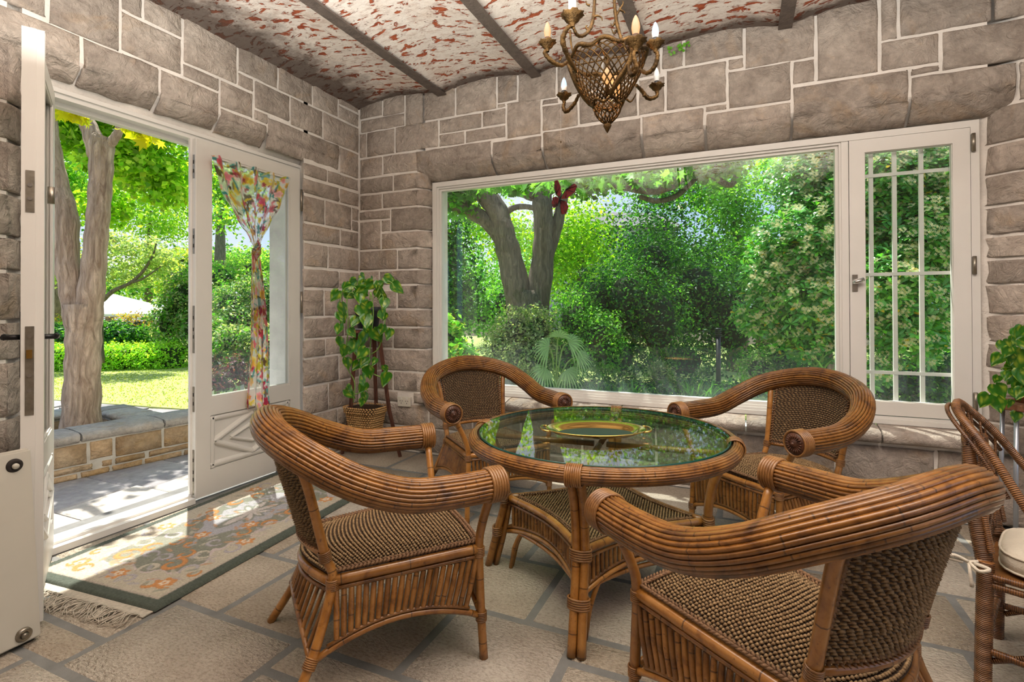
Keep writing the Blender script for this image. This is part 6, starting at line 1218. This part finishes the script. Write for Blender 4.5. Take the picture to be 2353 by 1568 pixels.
for s in range(4):
    mb = MB(); r5 = random.Random(s); cf = []
    for q in range(11):
        c_ = Vector((r5.uniform(-.022, .022), r5.uniform(-.022, .022), r5.uniform(0, .016))); u = Vector((r5.uniform(-.4, .4), r5.uniform(-.4, .4), 1)).normalized(); e1 = u.orthogonal().normalized(); e2 = u.cross(e1); V = [c_]
        for j in range(5): a = 2*PI*j/5+q; V += [c_+(e1*math.cos(a-.4)+e2*math.sin(a-.4))*.006+u*.002, c_+(e1*math.cos(a)+e2*math.sin(a))*.0115+u*.003, c_+(e1*math.cos(a+.4)+e2*math.sin(a+.4))*.006+u*.002]
        mb.add(V, [(0, 3*j+1, 3*j+2, 3*j+3) for j in range(5)]); cf += [(.80, .66, .16)]+[(.94, .93, .80) if q % 3 else (.90, .84, .50)]*15
    FM.append(npmesh('flower_head', np.array(mb.v), np.array(mb.f), np.array(cf))); FM[-1].materials.append(PETAL)
vis = np.argsort(-(rr_[:, 0]*1.0-dd[:, 1]*.4+rs.rand(nW)*.7))[:290]
for i in vis:
    o = bpy.data.objects.new('flower_head', FM[int(i) % 4]); COL.objects.link(o); o.parent = pt; o.location = Vector(CT[i]+AX[i]*.035+np.array([0, -.06, .01]))-pt.location; o.rotation_euler = (Vector(AX[i])*.55+Vector((-.1, -.8, .35))).to_track_quat('Z', 'Y').to_euler(); o.scale = (float(rs.uniform(1.0, 1.6)),)*3
rest = [i for i in np.argsort(-(rr_[:, 0]-dd[:, 1]*.3+rs.rand(nW)*.9)) if i not in set(vis)][:900]; VV = []; FF = []; CC_ = []; nb = 0
fv = [np.array([v.co for v in m_.vertices]) for m_ in FM]; ff = [np.array([p.vertices[:] for p in m_.polygons]) for m_ in FM]; fc = [np.array([c_.color[:3] for c_ in m_.color_attributes['Col'].data]) for m_ in FM]
for i in rest:
    q = (Vector(AX[i])*.55+Vector((-.1, -.8, .35))).to_track_quat('Z', 'Y').to_matrix(); k_ = int(i) % 4; VV.append(fv[k_] @ np.array(q).T*rs.uniform(1, 1.5)+CT[i]+AX[i]*.03+np.array([0, -.055, 0])); FF.append(ff[k_]+nb); CC_.append(fc[k_]); nb += len(fv[k_])
o = link('flower_heads', npmesh('flower_heads', np.concatenate(VV), np.concatenate(FF), np.concatenate(CC_)), PETAL, pt); o['kind'] = 'stuff'; o.matrix_parent_inverse = Matrix.Translation(pt.location).inverted()
for pts in ([(2050, 940), (2052, 860), (2040, 780), (2060, 700), (2090, 600)], [(2110, 950), (2100, 860), (2112, 780), (2105, 700)], [(1900, 940), (1910, 850), (1890, 740), (1870, 600)], [(1960, 940), (1950, 820), (1980, 700)]): limb(pt, PX(pts, 5.4), [.045, .035, .03, .02], BARK, 'stem')
mb = MB()
for q in PB:
    pr = [(math.sin(PI*i/6), -math.cos(PI*i/6)) for i in range(7)]
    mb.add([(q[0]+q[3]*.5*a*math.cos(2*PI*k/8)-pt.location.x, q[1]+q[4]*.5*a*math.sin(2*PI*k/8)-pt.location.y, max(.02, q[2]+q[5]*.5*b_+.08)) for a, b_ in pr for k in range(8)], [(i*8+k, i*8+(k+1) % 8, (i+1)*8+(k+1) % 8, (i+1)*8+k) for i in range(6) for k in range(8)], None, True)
stuff(obj('dark_filler', mb, FILLM, pt))  # dark filler added behind the leaf whorls
# fan palm, spiky plant, strap-leaved clumps, path lamp
pa = plant('fan_palm', 'small fan palm with drooping pleated fronds in front of the clipped shrubs', 'palm', at(1275, 925, 6.7))
def fan(root, p, dir_, up_, R, n=19, nm='frond', col=PG, droop=.55):
    dir_, up_ = Vector(dir_).normalized(), Vector(up_).normalized(); sd_ = dir_.cross(up_).normalized(); up_ = sd_.cross(dir_); V = []; F_ = []; C_ = []
    for k in range(n):
        a = (k/(n-1)-.5)*2.9; u = dir_*math.cos(a)+sd_*math.sin(a); s = dir_*-math.sin(a)+sd_*math.cos(a); r_ = R*(.8+.2*math.cos(a*.5)); b = len(V)
        for t, w_ in ((.03, .004), (.45, R*.05), (.75, R*.034), (1.0, 0.001)): c_ = p+u*r_*t-Vector((0, 0, 1))*droop*R*t*t*t; V += [c_-s*w_, c_+up_*w_*.5, c_+s*w_]
        F_ += [(b+3*i+j, b+3*i+j+1, b+3*i+j+4, b+3*i+j+3) for i in range(3) for j in range(2)]; C_ += [tuple(x*(1+.2*math.sin(k*3)) for x in (.30, .48, .22))]*12
    o = link(nm, npmesh(nm, np.array(V), np.array(F_), np.array(C_)), LEAFG, root); o.matrix_parent_inverse = Matrix.Translation(root.location).inverted(); return o
for (px, py, dx, dz, R) in ((1262, 798, -.7, .35, .27), (1306, 788, .8, .45, .25), (1254, 846, -.6, -.6, .24), (1302, 850, .6, -.75, .24), (1328, 818, 1, -.1, .20), (1285, 775, .1, 1, .2)):
    p = at(px, py, 6.6); fan(pa, p, R_*dx+U_*dz-_f*.35, -_f*.8+U_*.5, R, 15); limb(pa, [at(1276, 895, 6.7), at((px+1276)/2, py+18, 6.65), p], [.012, .01, .007], STEM, 'frond_stalk', 5)
def strap(nm, label, pts, n, Ln, cols, wd=.02, cat='plant', parent=None):
    r_ = plant(nm, label, cat, pts[0]); V = []; F_ = []; C_ = []
    for i in range(n):
        p = pts[i % len(pts)]+Vector((rs.uniform(-.05, .05), rs.uniform(-.05, .05), 0)); a = rs.uniform(0, 2*PI); o_ = Vector((math.cos(a), math.sin(a), 0)); s = Vector((-o_.y, o_.x, 0)); L_ = Ln*rs.uniform(.7, 1.2); sp = rs.uniform(.3, .95); b = len(V); cl_ = tuple(palette(cols, 1)[0])
        for t in (0, .35, .7, 1.0): c_ = p+o_*L_*sp*t+Vector((0, 0, L_*(1.0*t-.55*sp*t*t))); w_ = wd*(1-t)**.6*.5+.001; V += [c_-s*w_, c_+s*w_]; C_ += [cl_, cl_]
        F_ += [(b+2*j, b+2*j+1, b+2*j+3, b+2*j+2) for j in range(3)]
    o = link('leaves', npmesh('leaves', np.array(V), np.array(F_), np.array(C_)), LEAFG, r_); o['kind'] = 'stuff'; o.matrix_parent_inverse = Matrix.Translation(r_.location).inverted(); return r_
for i, (px, lb) in enumerate(((1265, 'under the fan palm'), (1340, 'right of the fan palm'), (1420, 'before the dark clipped shrub'), (1590, 'left of the path lamp'))): strap('strap_leaf_clump', 'arching strap-leaved clump at the lawn edge '+lb, [at(px+k*14, 918, 7.0) for k in range(4)], 70, .30, MG+PG, .03)
strap('spiky_plant', 'spiky rosette of narrow leaves low in front of the flowering shrub', [at(1882, 850, 5.3)], 60, .36, PG+[(.28, .40, .08)], .022)
lp0 = at(1651, 890, 7.3); lamp = thing('path_lamp', 'dark slender bollard lamp standing in the shaded lawn', 'lamp', (lp0.x, lp0.y, -.06)); hL = at(1651, 755, 7.3).z+.06
LPM = plain('dark_lamp_metal', (.05, .05, .055), .45, .6)
mb = MB(); mb.tube([(0, 0, 0), (0, 0, hL-.12)], .033, 12); obj('post', mb, LPM, lamp)
mb = MB(); [mb.lathe([(.036, hL-.12+.028*k), (.046, hL-.112+.028*k), (.036, hL-.104+.028*k)], 16) for k in range(4)]; mb.lathe([(.045, hL-.01), (.045, hL), (0, hL+.005)], 16); obj('louvre_head', mb, LPM, lamp)
# distant building glimpsed through the trees
bu0 = at(1375, 620, 34); bu = thing('far_building', 'lavender-grey building glimpsed between the trees behind the window', 'building', (bu0.x, bu0.y, -.1), .5)
mb = MB(); mb.box(-4, 4, -3, 3, 0, 6.2); obj('wall', mb, plain('lilac_render', (.46, .42, .50), .9), bu)
mb = MB(); mb.hexa([(-4.4, -3.4, 6.2), (4.4, -3.4, 6.2), (4.4, 3.4, 6.2), (-4.4, 3.4, 6.2), (-4, -.2, 7.6), (4, -.2, 7.6), (4, .2, 7.6), (-4, .2, 7.6)]); obj('roof', mb, plain('slate_roof', (.18, .16, .18), .8), bu)
for x in (-2.6, -.9, .9, 2.6):
    for z in (1.4, 4.0): mb = MB(); mb.box(x-.45, x+.45, -3.06, -2.98, z, z+1.3); w_ = obj('window', mb, WHITE, bu); mb = MB(); mb.box(x-.38, x+.38, -3.08, -3.05, z+.07, z+1.23); obj('pane', mb, plain('dark_pane', (.08, .10, .16), .1), w_)
